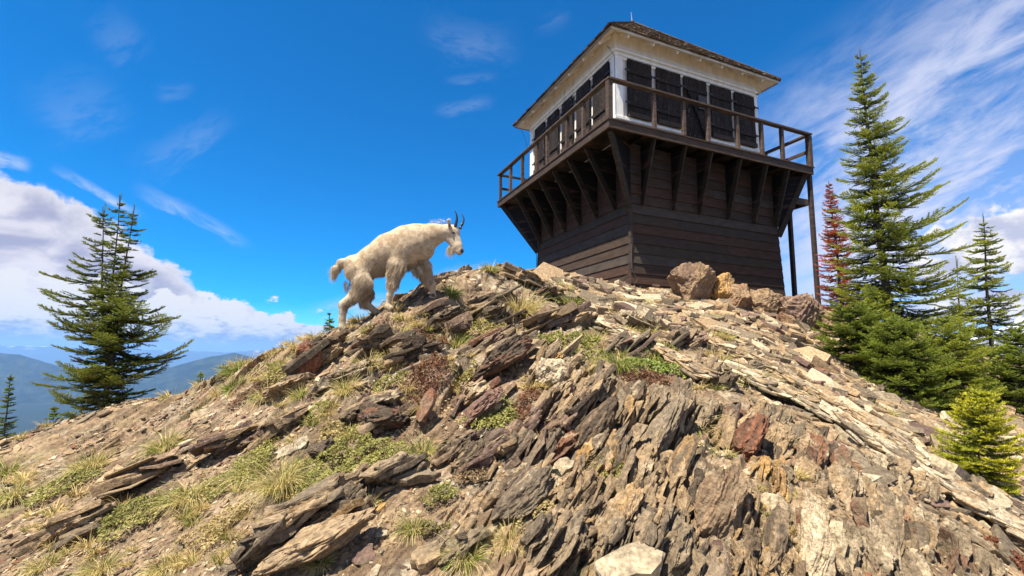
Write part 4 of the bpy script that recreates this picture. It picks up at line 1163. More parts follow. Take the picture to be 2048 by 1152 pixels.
slab(1125, 950, 60, 40, .03, 30, 'cream', 'yellow-white flake low in the middle of the slope', 512, lift=.04)
slab(545, 1045, 40, 24, .05, 10, 'tan', 'small tan block lying on bare soil at the lower left', 513, (0, -.5, .8), lift=.04)
slab(730, 1125, 50, 44, .03, 30, 'purple', 'purplish flat stone on the gravel at the lower left', 514, lift=.03)
slab(1560, 640, 60, 26, .03, -12, 'cream', 'long cream slab on the upper scree', 515, (.1, -.3, .9))
slab(1700, 720, 54, 26, .03, -20, 'tan', 'tan slab on the scree beside the low fir branches', 516, (.1, -.3, .9))
slab(1980, 985, 60, 30, .04, -30, 'tan', 'tan slab below the bright young fir', 517, (.1, -.3, .9))
slab(1720, 1060, 76, 24, .02, 72, 'rust', 'orange-brown upright leaf of slate in the cream leaves', 518, (-.7, -.7, .2), lift=.06)
slab(1905, 1110, 70, 26, .02, 75, 'grey', 'grey upright leaf of slate near the lower right corner', 519, (-.6, -.8, .2), lift=.06)
slab(1610, 1080, 80, 26, .02, 62, 'rust', 'dark rust upright leaf of slate below the bare soil gully', 520, (-.6, -.7, .3), lift=.06)
slab(1690, 960, 90, 30, .025, 60, 'rust', 'rusty leaf of slate leaning in the mottled outcrop', 521, (-.7, -.6, .4), lift=.08)
slab(1260, 860, 90, 24, .02, 58, 'ochre', 'ochre upright leaf of slate on the grey fin', 522, (-.7, -.6, .4), lift=.12)
# ------------------------------------------------------------------ grass, cushion plants
M_grass = material('grass_blades', rough=.6, nscale=3, lo=.85, hi=1.15, spec=.25, trans=.35)
M_mat = material('cushion_leaves', rough=.6, nscale=3, lo=.85, hi=1.15, spec=.3, trans=.25)
def blades(base, dirs, L, Wd, droop, cols, tipc, g, seg=3):
    """curved tapering ribbons"""
    m = len(base); d = dirs / np.linalg.norm(dirs, axis=1, keepdims=True)
    side = np.cross(d, g.normal(0, 1, (m, 3))); side /= np.linalg.norm(side, axis=1, keepdims=True)
    V = []; C = []
    for i in range(seg + 1):
        t = i / seg
        p = base + d * (L * t)[:, None] + np.array([0, 0, -1.]) * (droop * L * t * t)[:, None]
        w = (Wd * (1 - .85 * t) * .5)[:, None] * side
        V += [p - w, p + w]; cc = cols * (1 - t) + tipc * t; C += [cc, cc]
    V = np.stack(V, 1); C = np.stack(C, 1); nv = 2 * (seg + 1)
    q = np.array([[2 * i, 2 * i + 1, 2 * i + 3, 2 * i + 2] for i in range(seg)])
    return V.reshape(-1, 3), (q[None] + (np.arange(m) * nv)[:, None, None]).reshape(-1, 4), C.reshape(-1, 3)
STRAW = np.array([.66, .50, .21]); GREEN = np.array([.14, .20, .03]); OLIVE = np.array([.25, .24, .055]); FRESH = np.array([.17, .30, .03])
def tuft(u, v, size_px, label, seed, green=.4, n=None, fall=0.0, group=None, thin=1.0):
    g = np.random.default_rng(seed); P = G(u, v); px = P[1] / F_PX; s = size_px * px
    P = np.array([P[0], P[1], float(gz(P[0], P[1])[0])])
    n = n or int(300 * thin * min(1.6, max(.5, size_px / 60)))
    r = np.sqrt(g.random(n)) * s * .22; a = g.uniform(0, 2 * PI, n)
    b = np.stack([np.cos(a) * r, np.sin(a) * r, np.full(n, -.01)], 1)
    b[:, 2] += base_z(P[0] + b[:, 0], P[1] + b[:, 1]) - float(base_z(P[0], P[1])[0])
    d = np.stack([np.cos(a), np.sin(a), np.zeros(n)], 1) * g.uniform(.15, 1.1, (n, 1)) + np.array([fall * .2, -.35 - fall * .5, 1.]) + g.normal(0, .18, (n, 3))
    L = s * g.uniform(.5, 1.15, n)
    k = g.random(n) < green; sh = g.uniform(.7, 1.25, (n, 1))
    c0_ = np.where(k[:, None], GREEN * .9, STRAW * .8) * sh; c1_ = np.where(k[:, None], OLIVE * 1.2 * (g.random((n, 1)) < .7) + FRESH * (g.random((n, 1)) < .3), STRAW * 1.2) * sh
    V, q, C = blades(b, d, L, np.full(n, max(.0028, 1.25 * px)), g.uniform(.25, .95, n) + fall * .4, c0_, np.clip(c1_, .02, .7), g)
    o = mk('grass_tuft', V, [q], M_grass, col=C); o.location = P
    tag(o, label, 'grass tuft', group)
for i, (u, v, s, gr, lb) in enumerate(TU):
    if lb: tuft(u, v, s, lb, 700 + i, gr)

def cushion(u, v, wpx, hpx, label, seed, ca_, cb_, dens=1.0, leaf=1.9, lift=.035):
    """mat of tiny leaves hugging the ground"""
    g = np.random.default_rng(seed); P = G(u, v); px = P[1] / F_PX
    Wm = wpx * px; Hm = hpx * px * 1.6
    n = int(5200 * dens * wpx * hpx / (150 * 100))
    a = g.uniform(0, 2 * PI, n); r = np.sqrt(g.random(n))
    r = r * (1 + .25 * np.sin(a * 3 + seed) + .15 * np.sin(a * 7 + seed))
    x = P[0] + np.cos(a) * r * Wm / 2; y = P[1] + np.sin(a) * r * Hm / 2
    hum = fbm(x * 9, y * 9, seed=seed, oct=3)
    k = hum > .36 - .2 * (1 - r); x, y, hum, r = x[k], y[k], hum[k], r[k]; n = len(x)
    z = gz(x, y) + .03 + lift * (hum * 1.6 - .2) * (1.1 - np.clip(r, 0, 1)) * 2 + g.uniform(0, .02, n)
    s = leaf * px * g.uniform(.8, 2.0, n)
    nr = g.normal(0, .6, (n, 3)) + [0, -.2, 1]; nr /= np.linalg.norm(nr, axis=1, keepdims=True)
    l = np.cross(nr, g.normal(0, 1, (n, 3))); l /= np.linalg.norm(l, axis=1, keepdims=True); w = np.cross(nr, l)
    c = np.stack([x, y, z], 1)
    V = np.stack([c - l * s[:, None], c + w * s[:, None] * .5, c + l * s[:, None], c - w * s[:, None] * .5], 1).reshape(-1, 3)
    q = np.arange(4 * n).reshape(-1, 4)
    cc = lerp3(ca_, cb_, g.random(n) * .6 + .4 * sstep(hum, .4, .6)) * g.uniform(.7, 1.25, (n, 1))
    base = np.array([P[0], P[1], float(base_z(P[0], P[1])[0])])
    o = mk('cushion_mat', V, [q], M_mat, col=np.repeat(cc, 4, 0), loc=base); tag(o, label, 'plant mat')
for i, (u, v, w_, h_, lb, ca_, cb_) in enumerate(CU):
    if lb: cushion(u, v, w_, h_, lb, 800 + i, ca_, cb_)
def more_tufts():
    g = np.random.default_rng(321); made = 0; src = []
    for i in range(6):
        k = 120; r = np.sqrt(g.random(k)) * .03; a = g.uniform(0, 2 * PI, k); b = np.stack([np.cos(a) * r, np.sin(a) * r, np.full(k, -.01)], 1)
        d = np.stack([np.cos(a), np.sin(a), np.zeros(k)], 1) * g.uniform(.15, 1.1, (k, 1)) + [0, -.15, 1.]
        gr = (.1, .25, .5, .15, .35, .7)[i]; kk = (g.random(k) < gr)[:, None]; sh = g.uniform(.7, 1.2, (k, 1))
        V, q, C = blades(b, d, .13 * g.uniform(.4, 1, k), np.full(k, .0042), g.uniform(.3, .95, k), np.where(kk, GREEN, STRAW * .8) * sh, np.where(kk, OLIVE, STRAW * 1.1) * sh, g)
        src.append((V, q, C))
    me = []; seen = set()
    near = [(c[0], c[1], c[-1]) for c in OC] + [(c[0], c[1], c[4]) for c in CU if c[4]]
    tint = ['straw-yellow', 'pale dry', 'green and yellow', 'golden', 'olive', 'bright green']
    for tries in range(9000):
        if made >= 240: break
        u, v = g.uniform(-10, 1640), g.uniform(590, 1145)
        if v < 700 and u > 1500: continue
        P = G(u, v)
        if P[1] > 9.3 or not (fbm([P[0] * 1.3], [P[1] * 1.3], seed=97, oct=3)[0] > .42): continue
        i = int(g.integers(0, 6)) if len(me) == 6 else len(me); s = float(g.uniform(.75, 1.7)) * min(1.3, P[1] / 3.8)
        nu, nv, nl = min(near, key=lambda q: (q[0] - u) ** 2 + (q[1] - v) ** 2)
        dx, dy = u - nu, v - nv
        if dx * dx + dy * dy > 175 ** 2: continue
        rel = ('right of' if dx > 0 else 'left of') if abs(dx) > abs(dy) * 1.2 else ('below' if dy > 0 else 'above')
        lab = 'small %s grass tuft %s the %s' % (tint[i], rel, nl)
        if len(lab.split()) > 16 or lab in seen: continue
        seen.add(lab)
        if len(me) < 6:
            o = mk('grass_tuft', src[i][0], [src[i][1]], M_grass, col=src[i][2]); me.append(o)
        else:
            o = me[i].copy(); COL.objects.link(o)
        o.location = (P[0], P[1], float(gz(P[0], P[1])[0]) + .01); o.scale = (s, s, s); o.rotation_euler = (0, 0, g.uniform(0, 6.28))
        tag(o, lab, 'grass tuft', 'small grass tufts between the stones'); made += 1
    print('tufts', made)
more_tufts()
def sprigs():
    """thin scattering of short dead grass between the stones"""
    g = np.random.default_rng(77); n = 16000
    r = 1.5 * (9 / 1.5) ** g.random(n); a = g.uniform(R(-50), R(40), n); x, y = np.sin(a) * r, np.cos(a) * r
    k = g.random(n) < sstep(fbm(x * 2.2, y * 2.2, seed=91, oct=3), .40, .56) * sstep(x - (y - 2) * .5, 1.6, .6) + .04; x, y, r = x[k], y[k], r[k]; n = len(x)
    b = np.stack([x, y, gz(x, y) - .005], 1)
    d = g.normal(0, .5, (n, 3)) + [0, -.2, 1]
    c = np.where(g.random((n, 1)) < .4, OLIVE, STRAW * .85) * g.uniform(.6, 1.2, (n, 1))
    V, q, C = blades(b, d, g.uniform(.03, .09, n) * np.clip(r / 4, .8, 1.4), .0011 * r, g.uniform(.2, .9, n), c * .8, c, g, 2)
    o = mk('short_grass', V, [q], M_grass, col=C); tag(o, 'thin short dry grass sprouting between the stones', 'grass', kind='stuff')
sprigs()
# ------------------------------------------------------------------ firs
M_needle = material('fir_needles', rough=.5, nscale=2, lo=.85, hi=1.15, spec=.3, trans=.3)
M_dead = material('dead_needles', rough=.8, nscale=4, lo=.8, hi=1.2, spec=.1, trans=.15)
M_bark = material('bark', rough=.95, nscale=30, stretch=(1, 1, .3), lo=.5, hi=1.4, bump=.8, bscale=40, spec=.1)
def fir(u, vbase, vtop, Y, label, seed, prof, cols, gap=.15, whorl=None, rise=.25, needle=.023, dens=1.35, tops=1, zb=None, lean=0, name='fir_tree', cat='fir tree', dead=False, trunk_r=None, nb=6, group=None, top_u=None, bare_tip=.03, low=.02, side=None, twig=.42, wneed=.0065, tshift=None, rag=0.):
    """prof: list of (height fraction, crown half width in m)"""
    g = np.random.default_rng(seed)
    B0 = W(u, vbase, Y); T0 = W(u if top_u is None else top_u, vtop, Y)
    zg = float(base_z(B0[0], B0[1])[0]) - .05 if zb is None else zb
    Ht = T0[2] - zg; base = np.array([B0[0], B0[1], zg])
    root = empty(name, base); tag(root, label, cat, group)
    ph, pw = zip(*prof)
    tm = MB(); segs = []
    tr = trunk_r or Ht * .014
    ax = []
    tsh = tshift or [0]
    for ti in range(tops):
        h1 = Ht * (1 - abs(ti - (tops - 1) / 2) * .05)
        ox = tsh[ti] if tops > 1 else 0
        top = np.array([T0[0] - B0[0] + ox, (g.uniform(-.1, .1) if tops > 1 else 0), h1])
        def axis(h, top=top, ox=ox, h1=h1):
            t = h / h1
            return np.array([top[0] * t ** 1.1 * (1 if tops == 1 else min(1, t * 2.0)) + .015 * math.sin(h * 3 + seed), top[1] * t, h])
        ax.append(axis)
        tm.tube([axis(h) for h in np.linspace(0, h1, 9)], [max(.006, tr * (1 - .93 * t) * (1 if tops == 1 else .7)) for t in np.linspace(0, 1, 9)], 7, (.12, .095, .075))
        h = Ht * low; k = 0
        sp0 = whorl or Ht * .024
        while h < h1 * (1 - bare_tip):
            f = h / Ht
            Wd = np.interp(f, ph, pw)
            m = nb + g.integers(-1, 2)
            if tops > 1: m = max(3, m - 1)
            a0 = g.uniform(0, 2 * PI)
            for j in range(m):
                if g.random() < gap: continue
                az = a0 + 2 * PI * j / m + g.normal(0, .22)
                Lb = Wd * g.uniform(.62 - rag * .4, 1.12 + rag * .35) * (1.12 if g.random() < .12 else 1)
                if side is not None: Lb *= 1 + side * math.cos(az)
                if tops > 1:
                    out = math.cos(az) * np.sign(ox) if ox else .3
                    if f < .75: Lb *= (.55 + .55 * max(0, out)) if ox else .7
                if Lb < .02: continue
                hh = h + g.uniform(-.5, .5) * sp0 * .8
                p0 = axis(max(0, hh)); el = rise * (f - .35) + g.normal(0, .09)
                d = np.array([math.cos(az) * math.cos(el), math.sin(az) * math.cos(el), math.sin(el)])
                segs.append((p0, d, Lb, f, g.uniform(.05, .22)))
            h += sp0 * g.uniform(.7, 1.2) * (1.0 if f < .8 else .8)
        # leader
        p0 = axis(h1 * (1 - bare_tip - .02)); segs.append((p0, np.array([0, 0, 1.]), h1 * (bare_tip + .02), .99, 0))
        if bare_tip > .02:
            for q_ in range(4):
                a_ = g.uniform(0, 2 * PI); segs.append((axis(h1 * (1 - bare_tip)), np.array([math.cos(a_) * .8, math.sin(a_) * .8, .55]), Ht * .018, .97, 0))
    tm.build('trunk', M_bark, root)
    # boughs: curved axis, side twigs, needles
    NP, ND_, NC, NL = [], [], [], []
    bm_ = MB()
    dk, lt = np.array(cols[0]), np.array(cols[1]); old = np.array(cols[2]) if len(cols) > 2 else dk
    for (p0, d, Lb, f, sag) in segs:
        nst = max(2, int(Lb / .036)); t = (np.arange(nst) + .5) / nst
        curve = p0[None] + d[None] * (t * Lb)[:, None] + np.array([0, 0, 1.]) * (Lb * (-sag * np.sin(t * PI * .9) + .10 * t * t))[:, None]
        if Lb > .18: bm_.tube([curve[0], curve[nst // 2], curve[-1]], [max(.003, Lb * .012), max(.002, Lb * .007), .002], 4, (.11, .085, .065))
        tang = np.gradient(curve, axis=0) if nst > 1 else d[None]
        tang = tang / (np.linalg.norm(tang, axis=1, keepdims=True) + 1e-9)
        sd_ = np.cross(tang, [0, 0, 1.]); sd_ /= np.linalg.norm(sd_, axis=1, keepdims=True) + 1e-9
        t_in = .12 if f > .3 else .3
        for i in range(nst):
            if abs(d[2]) > .95:
                tw = [(curve[i], tang[i], Lb / nst * 1.2)]
            else:
                tw = [(curve[i], tang[i], Lb / nst * 1.3)]
                tl = min(.30, twig * Lb) * (1 - t[i]) ** .6 * (.5 + .5 * min(1, t[i] * 3)) + .03
                if t[i] > t_in * .5:
                    for s_ in (-1, 1):
                        if g.random() < .13: continue
                        dd = tang[i] * .75 + sd_[i] * s_ * g.uniform(.55, .95) + np.array([0, 0, g.normal(.10, .12)])
                        dd /= np.linalg.norm(dd); tw.append((curve[i], dd, tl * g.uniform(.7, 1.2)))
            if t[i] < t_in * .4 and f < .9: continue
            for (q0, qd, ql) in tw:
                m = max(2, int(ql / .014 * dens)) * 6
                tt = g.random(m)
                pp = q0[None] + qd[None] * (tt * ql)[:, None]
                rnd = g.normal(0, 1, (m, 3)); rnd[:, 2] = np.abs(rnd[:, 2]) * .9 - .1
                rnd -= (rnd @ qd)[:, None] * qd[None] * .8
                rnd /= np.linalg.norm(rnd, axis=1, keepdims=True) + 1e-9
                nd = rnd * .85 + qd[None] * .55
                tip = np.clip(t[i] * .55 + tt * .45, 0, 1)
                NP.append(pp); ND_.append(nd); NC.append(tip + g.normal(0, .12, m)); NL.append(np.full(m, needle) * g.uniform(.7, 1.15, m))
    NP = np.vstack(NP); ND_ = np.vstack(ND_); NC = np.clip(np.concatenate(NC), 0, 1); NL = np.concatenate(NL)
    n = len(NP); ND_ /= np.linalg.norm(ND_, axis=1, keepdims=True)
    sdv = np.cross(ND_, g.normal(0, 1, (n, 3))); sdv /= np.linalg.norm(sdv, axis=1, keepdims=True)
    w = wneed * .5 * max(1., Y / 8)
    V = np.stack([NP - sdv * w, NP + sdv * w, NP + ND_ * NL[:, None]], 1).reshape(-1, 3)
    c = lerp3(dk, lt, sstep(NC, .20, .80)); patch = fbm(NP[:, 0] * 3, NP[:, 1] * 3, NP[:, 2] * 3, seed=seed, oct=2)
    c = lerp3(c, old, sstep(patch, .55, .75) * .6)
    c *= g.uniform(.75, 1.2, (n, 1))
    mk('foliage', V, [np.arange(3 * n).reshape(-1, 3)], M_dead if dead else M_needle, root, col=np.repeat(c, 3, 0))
    if bm_.n: bm_.build('boughs', M_bark, root)['kind'] = 'stuff'
    print(label, n)
    return root
FG = [(.03, .065, .014), (.38, .41, .045), (.14, .18, .025)]
FD = [(.018, .045, .010), (.26, .31, .036), (.11, .14, .02)]
FY = [(.10, .14, .016), (.62, .58, .045), (.34, .38, .035)]
FR = [(.20, .05, .026), (.52, .135, .05), (.17, .07, .035)]
fir(1790, 745, 100, 8.6, 'tallest fir, green and dense, right of the lookout', 901, [(0, 1.0), (.1, 1.15), (.25, 1.05), (.4, .92), (.55, .72), (.7, .44), (.82, .27), (.92, .15), (1, .04)], FG, top_u=1718, gap=.10, rag=.3, rise=.40, nb=9, side=.26, low=.05, twig=.5, whorl=.155)
fir(1684, 600, 366, 10.5, 'red-brown dead fir between the lookout posts and the tallest fir', 902, [(0, .44), (.2, .44), (.5, .33), (.8, .15), (1, .03)], FR, top_u=1658, gap=.08, rise=.3, nb=7, dead=True, dens=.8, low=.0, zb=1.05, cat='dead fir')
fir(1990, 800, 432, 9.4, 'slim fir with a bare leader at the far right', 903, [(0, .85), (.2, .75), (.4, .55), (.6, .42), (.8, .26), (.93, .12), (1, .02)], FG, top_u=1966, gap=.05, rise=.1, nb=7, twig=.55, whorl=.16, bare_tip=.06)
fir(1925, 735, 517, 12.0, 'thin fir with a grey bare tip between the tallest and the slim fir', 904, [(0, .9), (.3, .62), (.6, .35), (.8, .18), (.9, .06), (1, .01)], FG, top_u=1915, gap=.25, nb=5, whorl=.17, bare_tip=.13)
fir(1700, 720, 610, 7.6, 'low spreading fir skirt left of the tallest trunk', 905, [(0, .55), (.4, .6), (.8, .4), (1, .1)], FD, gap=.05, rise=.5, nb=10, whorl=.1, low=0, bare_tip=.0)
fir(1800, 775, 640, 7.0, 'dark low fir bush before the tallest trunk', 906, [(0, .55), (.4, .62), (.8, .42), (1, .1)], FD, gap=.05, rise=.5, nb=10, whorl=.1, low=0, bare_tip=.0)
fir(1890, 790, 640, 7.3, 'low fir bush on the scree between tallest and slim fir', 907, [(0, .55), (.4, .6), (.8, .4), (1, .1)], FG, gap=.05, rise=.5, nb=10, whorl=.1, low=0, bare_tip=.0)
fir(2040, 815, 660, 8.3, 'dark fir bush cut by the right edge under the slim fir', 908, [(0, .6), (.4, .66), (.8, .42), (1, .1)], FD, gap=.05, rise=.5, nb=10, whorl=.11, low=0, bare_tip=.0)
fir(1750, 700, 590, 8.2, 'fir bush rising behind the low spreading skirt', 918, [(0, .6), (.4, .6), (.8, .4), (1, .1)], FG, gap=.05, rise=.5, nb=9, whorl=.11, low=0, bare_tip=.0)
fir(1960, 960, 783, float(G(1960, 965)[1]), 'bright yellow-green young fir alone on the scree', 909, [(0, .2), (.2, .31), (.45, .30), (.7, .22), (.9, .11), (1, .03)], FY, gap=.06, rise=.7, nb=8, whorl=.055, low=.02, needle=.022, twig=.5)
fir(206, 850, 394, 7.0, 'three-topped dark fir at the left with long uneven lower boughs', 910, [(0, .45), (.15, .62), (.30, .78), (.47, .74), (.58, .52), (.68, .27), (.8, .15), (.92, .10), (1, .02)], [(.022, .045, .012), (.24, .27, .035), (.16, .13, .03)], top_u=244, gap=.28, rag=.8, rise=.15, nb=8, whorl=.125, tops=3, tshift=[-.24, .02, .25], bare_tip=.05, side=-.08)
fir(15, 890, 750, 9.5, 'small fir at the left edge of the picture', 911, [(0, .32), (.3, .28), (.6, .18), (.85, .08), (1, .02)], FD, gap=.1, nb=6, whorl=.09, top_u=20)
fir(657, 668, 628, 6.4, 'tiny fir seedling on the skyline behind the goat', 912, [(0, .12), (.4, .10), (.8, .03), (1, .005)], FD, gap=.1, nb=5, whorl=.035, needle=.02, low=.03)
fir(110, 905, 815, 8.8, 'small round fir left of the three-topped fir', 913, [(0, .35), (.4, .3), (.8, .14), (1, .02)], FD, gap=.08, nb=6, whorl=.09)
fir(400, 830, 745, 8.0, 'small fir right of the three-topped fir', 914, [(0, .3), (.4, .26), (.8, .12), (1, .02)], FG, gap=.08, nb=6, whorl=.09)
# ------------------------------------------------------------------ the mountain goat
YG = 5.58
def gp(cx, cy, dy=0.0):
    """a point of the goat, measured on the photo's enlarged view of it; dy metres away from us"""
    return W(620 + cx / 4.115, 400 + cy / 4.115, YG) + np.array([0, dy, 0])
KM = YG / F_PX / 4.115
SC = []        # (a, b, ra, rb, ysquash, blend)
def cap(a, b, ra, rb, sq=1.0, k=.03): SC.append((np.array(a), np.array(b), ra * KM * .965, rb * KM * .965, sq, k))
# trunk
cap(gp(395, 560), gp(520, 490), 108, 118, .80, .05)
cap(gp(520, 490), gp(650, 420), 118, 150, .80, .06)
cap(gp(650, 425), gp(800, 372), 152, 168, .80, .06)
cap(gp(800, 372), gp(880, 345), 168, 152, .78, .06)
cap(gp(540, 540), gp(800, 455), 92, 105, .72, .06)      # belly and brisket
cap(gp(850, 400), gp(930, 410), 118, 96, .72, .06)
cap(gp(350, 520), gp(420, 600), 66, 100, .85, .05)      # rump
# neck
cap(gp(890, 320), gp(1000, 290), 132, 96, .66, .05)
cap(gp(1000, 288), gp(1120, 262), 98, 66, .68, .05)
# head
cap(gp(1150, 258, -.01), gp(1180, 262, -.015), 62, 56, .80, .03)
cap(gp(1180, 275, -.015), gp(1222, 375, -.03), 50, 36, .74, .03)
cap(gp(1140, 310, -.01), gp(1200, 380, -.025), 40, 30, .7, .03)
cap(gp(1218, 385, -.03), gp(1242, 425, -.035), 35, 27, .85, .02)
cap(gp(1190, 400, -.025), gp(1232, 445, -.033), 22, 18, .85, .02)
# ears
cap(gp(1160, 240, -.075), gp(1148, 188, -.115), 15, 12, 1, .012); cap(gp(1185, 235, .055), gp(1196, 200, .09), 14, 8, 1, .012)
# tail
cap(gp(335, 505), gp(262, 515), 32, 30, 1, .04); cap(gp(262, 515), gp(222, 565), 31, 29, 1, .03); cap(gp(215, 570), gp(198, 630), 36, 14, 1, .03)
# near hind leg: thigh, pantaloons, hock, cannon
N1, N2 = -.10, -.11
cap(gp(405, 600, N1 * .7), gp(455, 700, N1), 98, 76, .72, .05)
cap(gp(455, 700, N1), gp(400, 790, N1), 76, 52, .75, .05)
cap(gp(400, 790, N1), gp(305, 868, N2), 52, 38, .85, .04)
cap(gp(305, 868, N2), gp(292, 985, N2), 38, 26, .9, .03)
cap(gp(292, 985, N2), gp(292, 1040, N2), 27, 30, .9, .02)
cap(gp(292, 1052, N2), gp(304, 1062, N2), 30, 28, 1, .015)
# far hind leg
F1 = .12
cap(gp(420, 640, F1 * .6), gp(440, 760, F1), 84, 54, .75, .05)
cap(gp(440, 760, F1), gp(425, 838, F1), 60, 38, .85, .04)
cap(gp(425, 838, F1), gp(490, 888, F1), 36, 26, .9, .03)
cap(gp(490, 888, F1), gp(535, 925, F1 + .02), 25, 24, .9, .02)
cap(gp(530, 925, F1 + .02), gp(552, 936, F1 + .02), 24, 20, 1, .015)
# near fore leg
cap(gp(770, 430, -.10), gp(730, 560, -.11), 98, 72, .62, .05)
cap(gp(730, 560, -.11), gp(700, 700, -.11), 70, 42, .75, .05)
cap(gp(700, 700, -.11), gp(675, 800, -.11), 40, 26, .9, .03)
cap(gp(675, 800, -.11), gp(662, 870, -.11), 26, 22, .95, .02)
cap(gp(664, 885, -.11), gp(682, 900, -.12), 30, 27, 1, .015)
# far fore leg
cap(gp(880, 470, .09), gp(935, 590, .11), 82, 60, .7, .05)
cap(gp(935, 590, .11), gp(985, 685, .12), 58, 38, .85, .04)
cap(gp(985, 685, .12), gp(996, 750, .13), 36, 25, .9, .02)
cap(gp(996, 765, .13), gp(1006, 775, .13), 28, 24, 1, .015)

def nets(f, lo, hi, h):
    n = np.ceil((np.array(hi) - lo) / h).astype(int) + 1
    X, Y, Z = [lo[i] + h * np.arange(n[i]) for i in range(3)]
    P = np.stack(np.meshgrid(X, Y, Z, indexing='ij'), -1)
    S = f(P.reshape(-1, 3)).reshape(n)
    ins = S < 0
    c = np.zeros(tuple(n - 1), int)
    for a in (0, 1):
        for b in (0, 1):
            for d in (0, 1): c += ins[a:n[0] - 1 + a, b:n[1] - 1 + b, d:n[2] - 1 + d]
    act = (c > 0) & (c < 8)
    idx = -np.ones(c.shape, int); cells = np.argwhere(act); idx[act] = np.arange(len(cells))
    acc = np.zeros((len(cells), 3)); cnt = np.zeros(len(cells))
    cor = [(a, b, d) for a in (0, 1) for b in (0, 1) for d in (0, 1)]
    for p in cor:
        for ax in range(3):
            if p[ax]: continue
            q = list(p); q[ax] = 1
            s0 = S[cells[:, 0] + p[0], cells[:, 1] + p[1], cells[:, 2] + p[2]]; s1 = S[cells[:, 0] + q[0], cells[:, 1] + q[1], cells[:, 2] + q[2]]
            k = (s0 < 0) != (s1 < 0); t = np.where(k, s0 / np.where(k, s0 - s1, 1), 0)
            e = np.tile(np.array(p, float), (len(cells), 1)); e[:, ax] += t
            acc[k] += e[k]; cnt[k] += 1
    V = (cells + acc / cnt[:, None]) * h + lo
    Q = []
    for ax in range(3):
        o = [i for i in range(3) if i != ax]
        sl = [slice(1, n[i] - 1) for i in range(3)]; s2 = list(sl)
        sl[ax] = slice(0, n[ax] - 1); s2[ax] = slice(1, n[ax])
        a, b = ins[tuple(sl)], ins[tuple(s2)]
        e = np.argwhere(a != b); fl = a[a != b]
        e[:, o[0]] += 1; e[:, o[1]] += 1
        def cell(d0, d1):
            q = e.copy(); q[:, o[0]] -= d0; q[:, o[1]] -= d1; return idx[q[:, 0], q[:, 1], q[:, 2]]
        qd = np.stack([cell(1, 1), cell(0, 1), cell(0, 0), cell(1, 0)], 1)
        fl2 = fl if ax != 1 else ~fl
        qd[~fl2] = qd[~fl2][:, ::-1]
        Q.append(qd)
    return V, np.vstack(Q)
def goat_sdf(P):
    out = None
    for (a, b, ra, rb, sq, k) in SC:
        q = P - a; d = b - a; s = np.array([1, 1 / sq, 1])
        dd = d * s; qq = q * s
        t = np.clip((qq @ dd) / (dd @ dd + 1e-12), 0, 1)
        D = np.linalg.norm(qq - t[:, None] * dd, axis=1) - (ra + (rb - ra) * t)
        if out is None: out = D
        else:
            h = np.clip(.5 + .5 * (out - D) / k, 0, 1)
            out = out * (1 - h) + D * h - k * h * (1 - h)
    # shaggy lumps
    m = np.abs(out) < .06
    Pm = P[m]
    out[m] += .006 * (fbm(Pm[:, 0] * 30, Pm[:, 1] * 30, Pm[:, 2] * 22, seed=5, oct=2) - .5)
    return out
_all = np.array([p for s in SC for p in (s[0], s[1])])
GVv, GQ = nets(goat_sdf, _all.min(0) - .2, _all.max(0) + .2, .0095)
# keep only cells near surface (grid margins are empty)
goat_base = gp(292, 1075, 0)
def cc_(P):   # back to the enlarged-view coordinates
    pr = P * (YG / P[:, 1:2])
    f0 = P[:, 1] * fwd.y + P[:, 2] * fwd.z
    u = 1024 + F_PX * (P @ np.array(rt)) / f0; v = 576 - F_PX * (P @ np.array(up)) / f0
    return (u - 620) * 4.115, (v - 400) * 4.115
cx, cy = cc_(GVv)
cn = fbm(GVv[:, 0] * 22, GVv[:, 1] * 22, GVv[:, 2] * 22, seed=15, oct=4)
gc = lerp3((.36, .26, .16), (.49, .385, .26), sstep(cn, .35, .62))
gc = lerp3(gc, (.52, .43, .31), np.maximum(sstep(cx, 1040, 1140), sstep(cx, 330, 270) * sstep(cy, 700, 640)))               # paler head
gc = lerp3(gc, (.48, .39, .27), sstep(cy, 560, 640) * sstep(cx, 1040, 980))
gc = lerp3(gc, (.035, .028, .026), sstep(np.hypot(cx - 1256, cy - 418), 26, 14))   # nose
def hoof(x0, y0, r): return sstep(np.hypot(cx - x0, (cy - y0)), r, r * .7)
def is_near(): return GVv[:, 1] < YG
for (x0, y0, r) in ((300, 1072, 26), (686, 912, 24), (558, 944, 22), (1010, 788, 22)): gc = lerp3(gc, (.04, .033, .03), hoof(x0, y0, r))
M_goat = material('goat_coat', rough=.9, nscale=60, stretch=(1, 1, .5), lo=.82, hi=1.12, bump=.5, bscale=90, spec=.08)
M_fur = material('goat_fur', rough=.8, nscale=5, lo=.92, hi=1.06, spec=.1, trans=.2)
M_horn = material('horn', rough=.35, nscale=30, stretch=(1, 1, 3), lo=.6, hi=1.3, spec=.5)
GOAT = empty('mountain_goat', goat_base)
tag(GOAT, 'shedding cream-white mountain goat with short black horns and a beard, walking up the rocks', 'mountain goat')
body = mk('body', GVv, [GQ], M_goat, None, col=gc, smooth=True)
def adopt(o):
    o.parent = GOAT; o.location = -Vector(goat_base)
    return o
adopt(body)
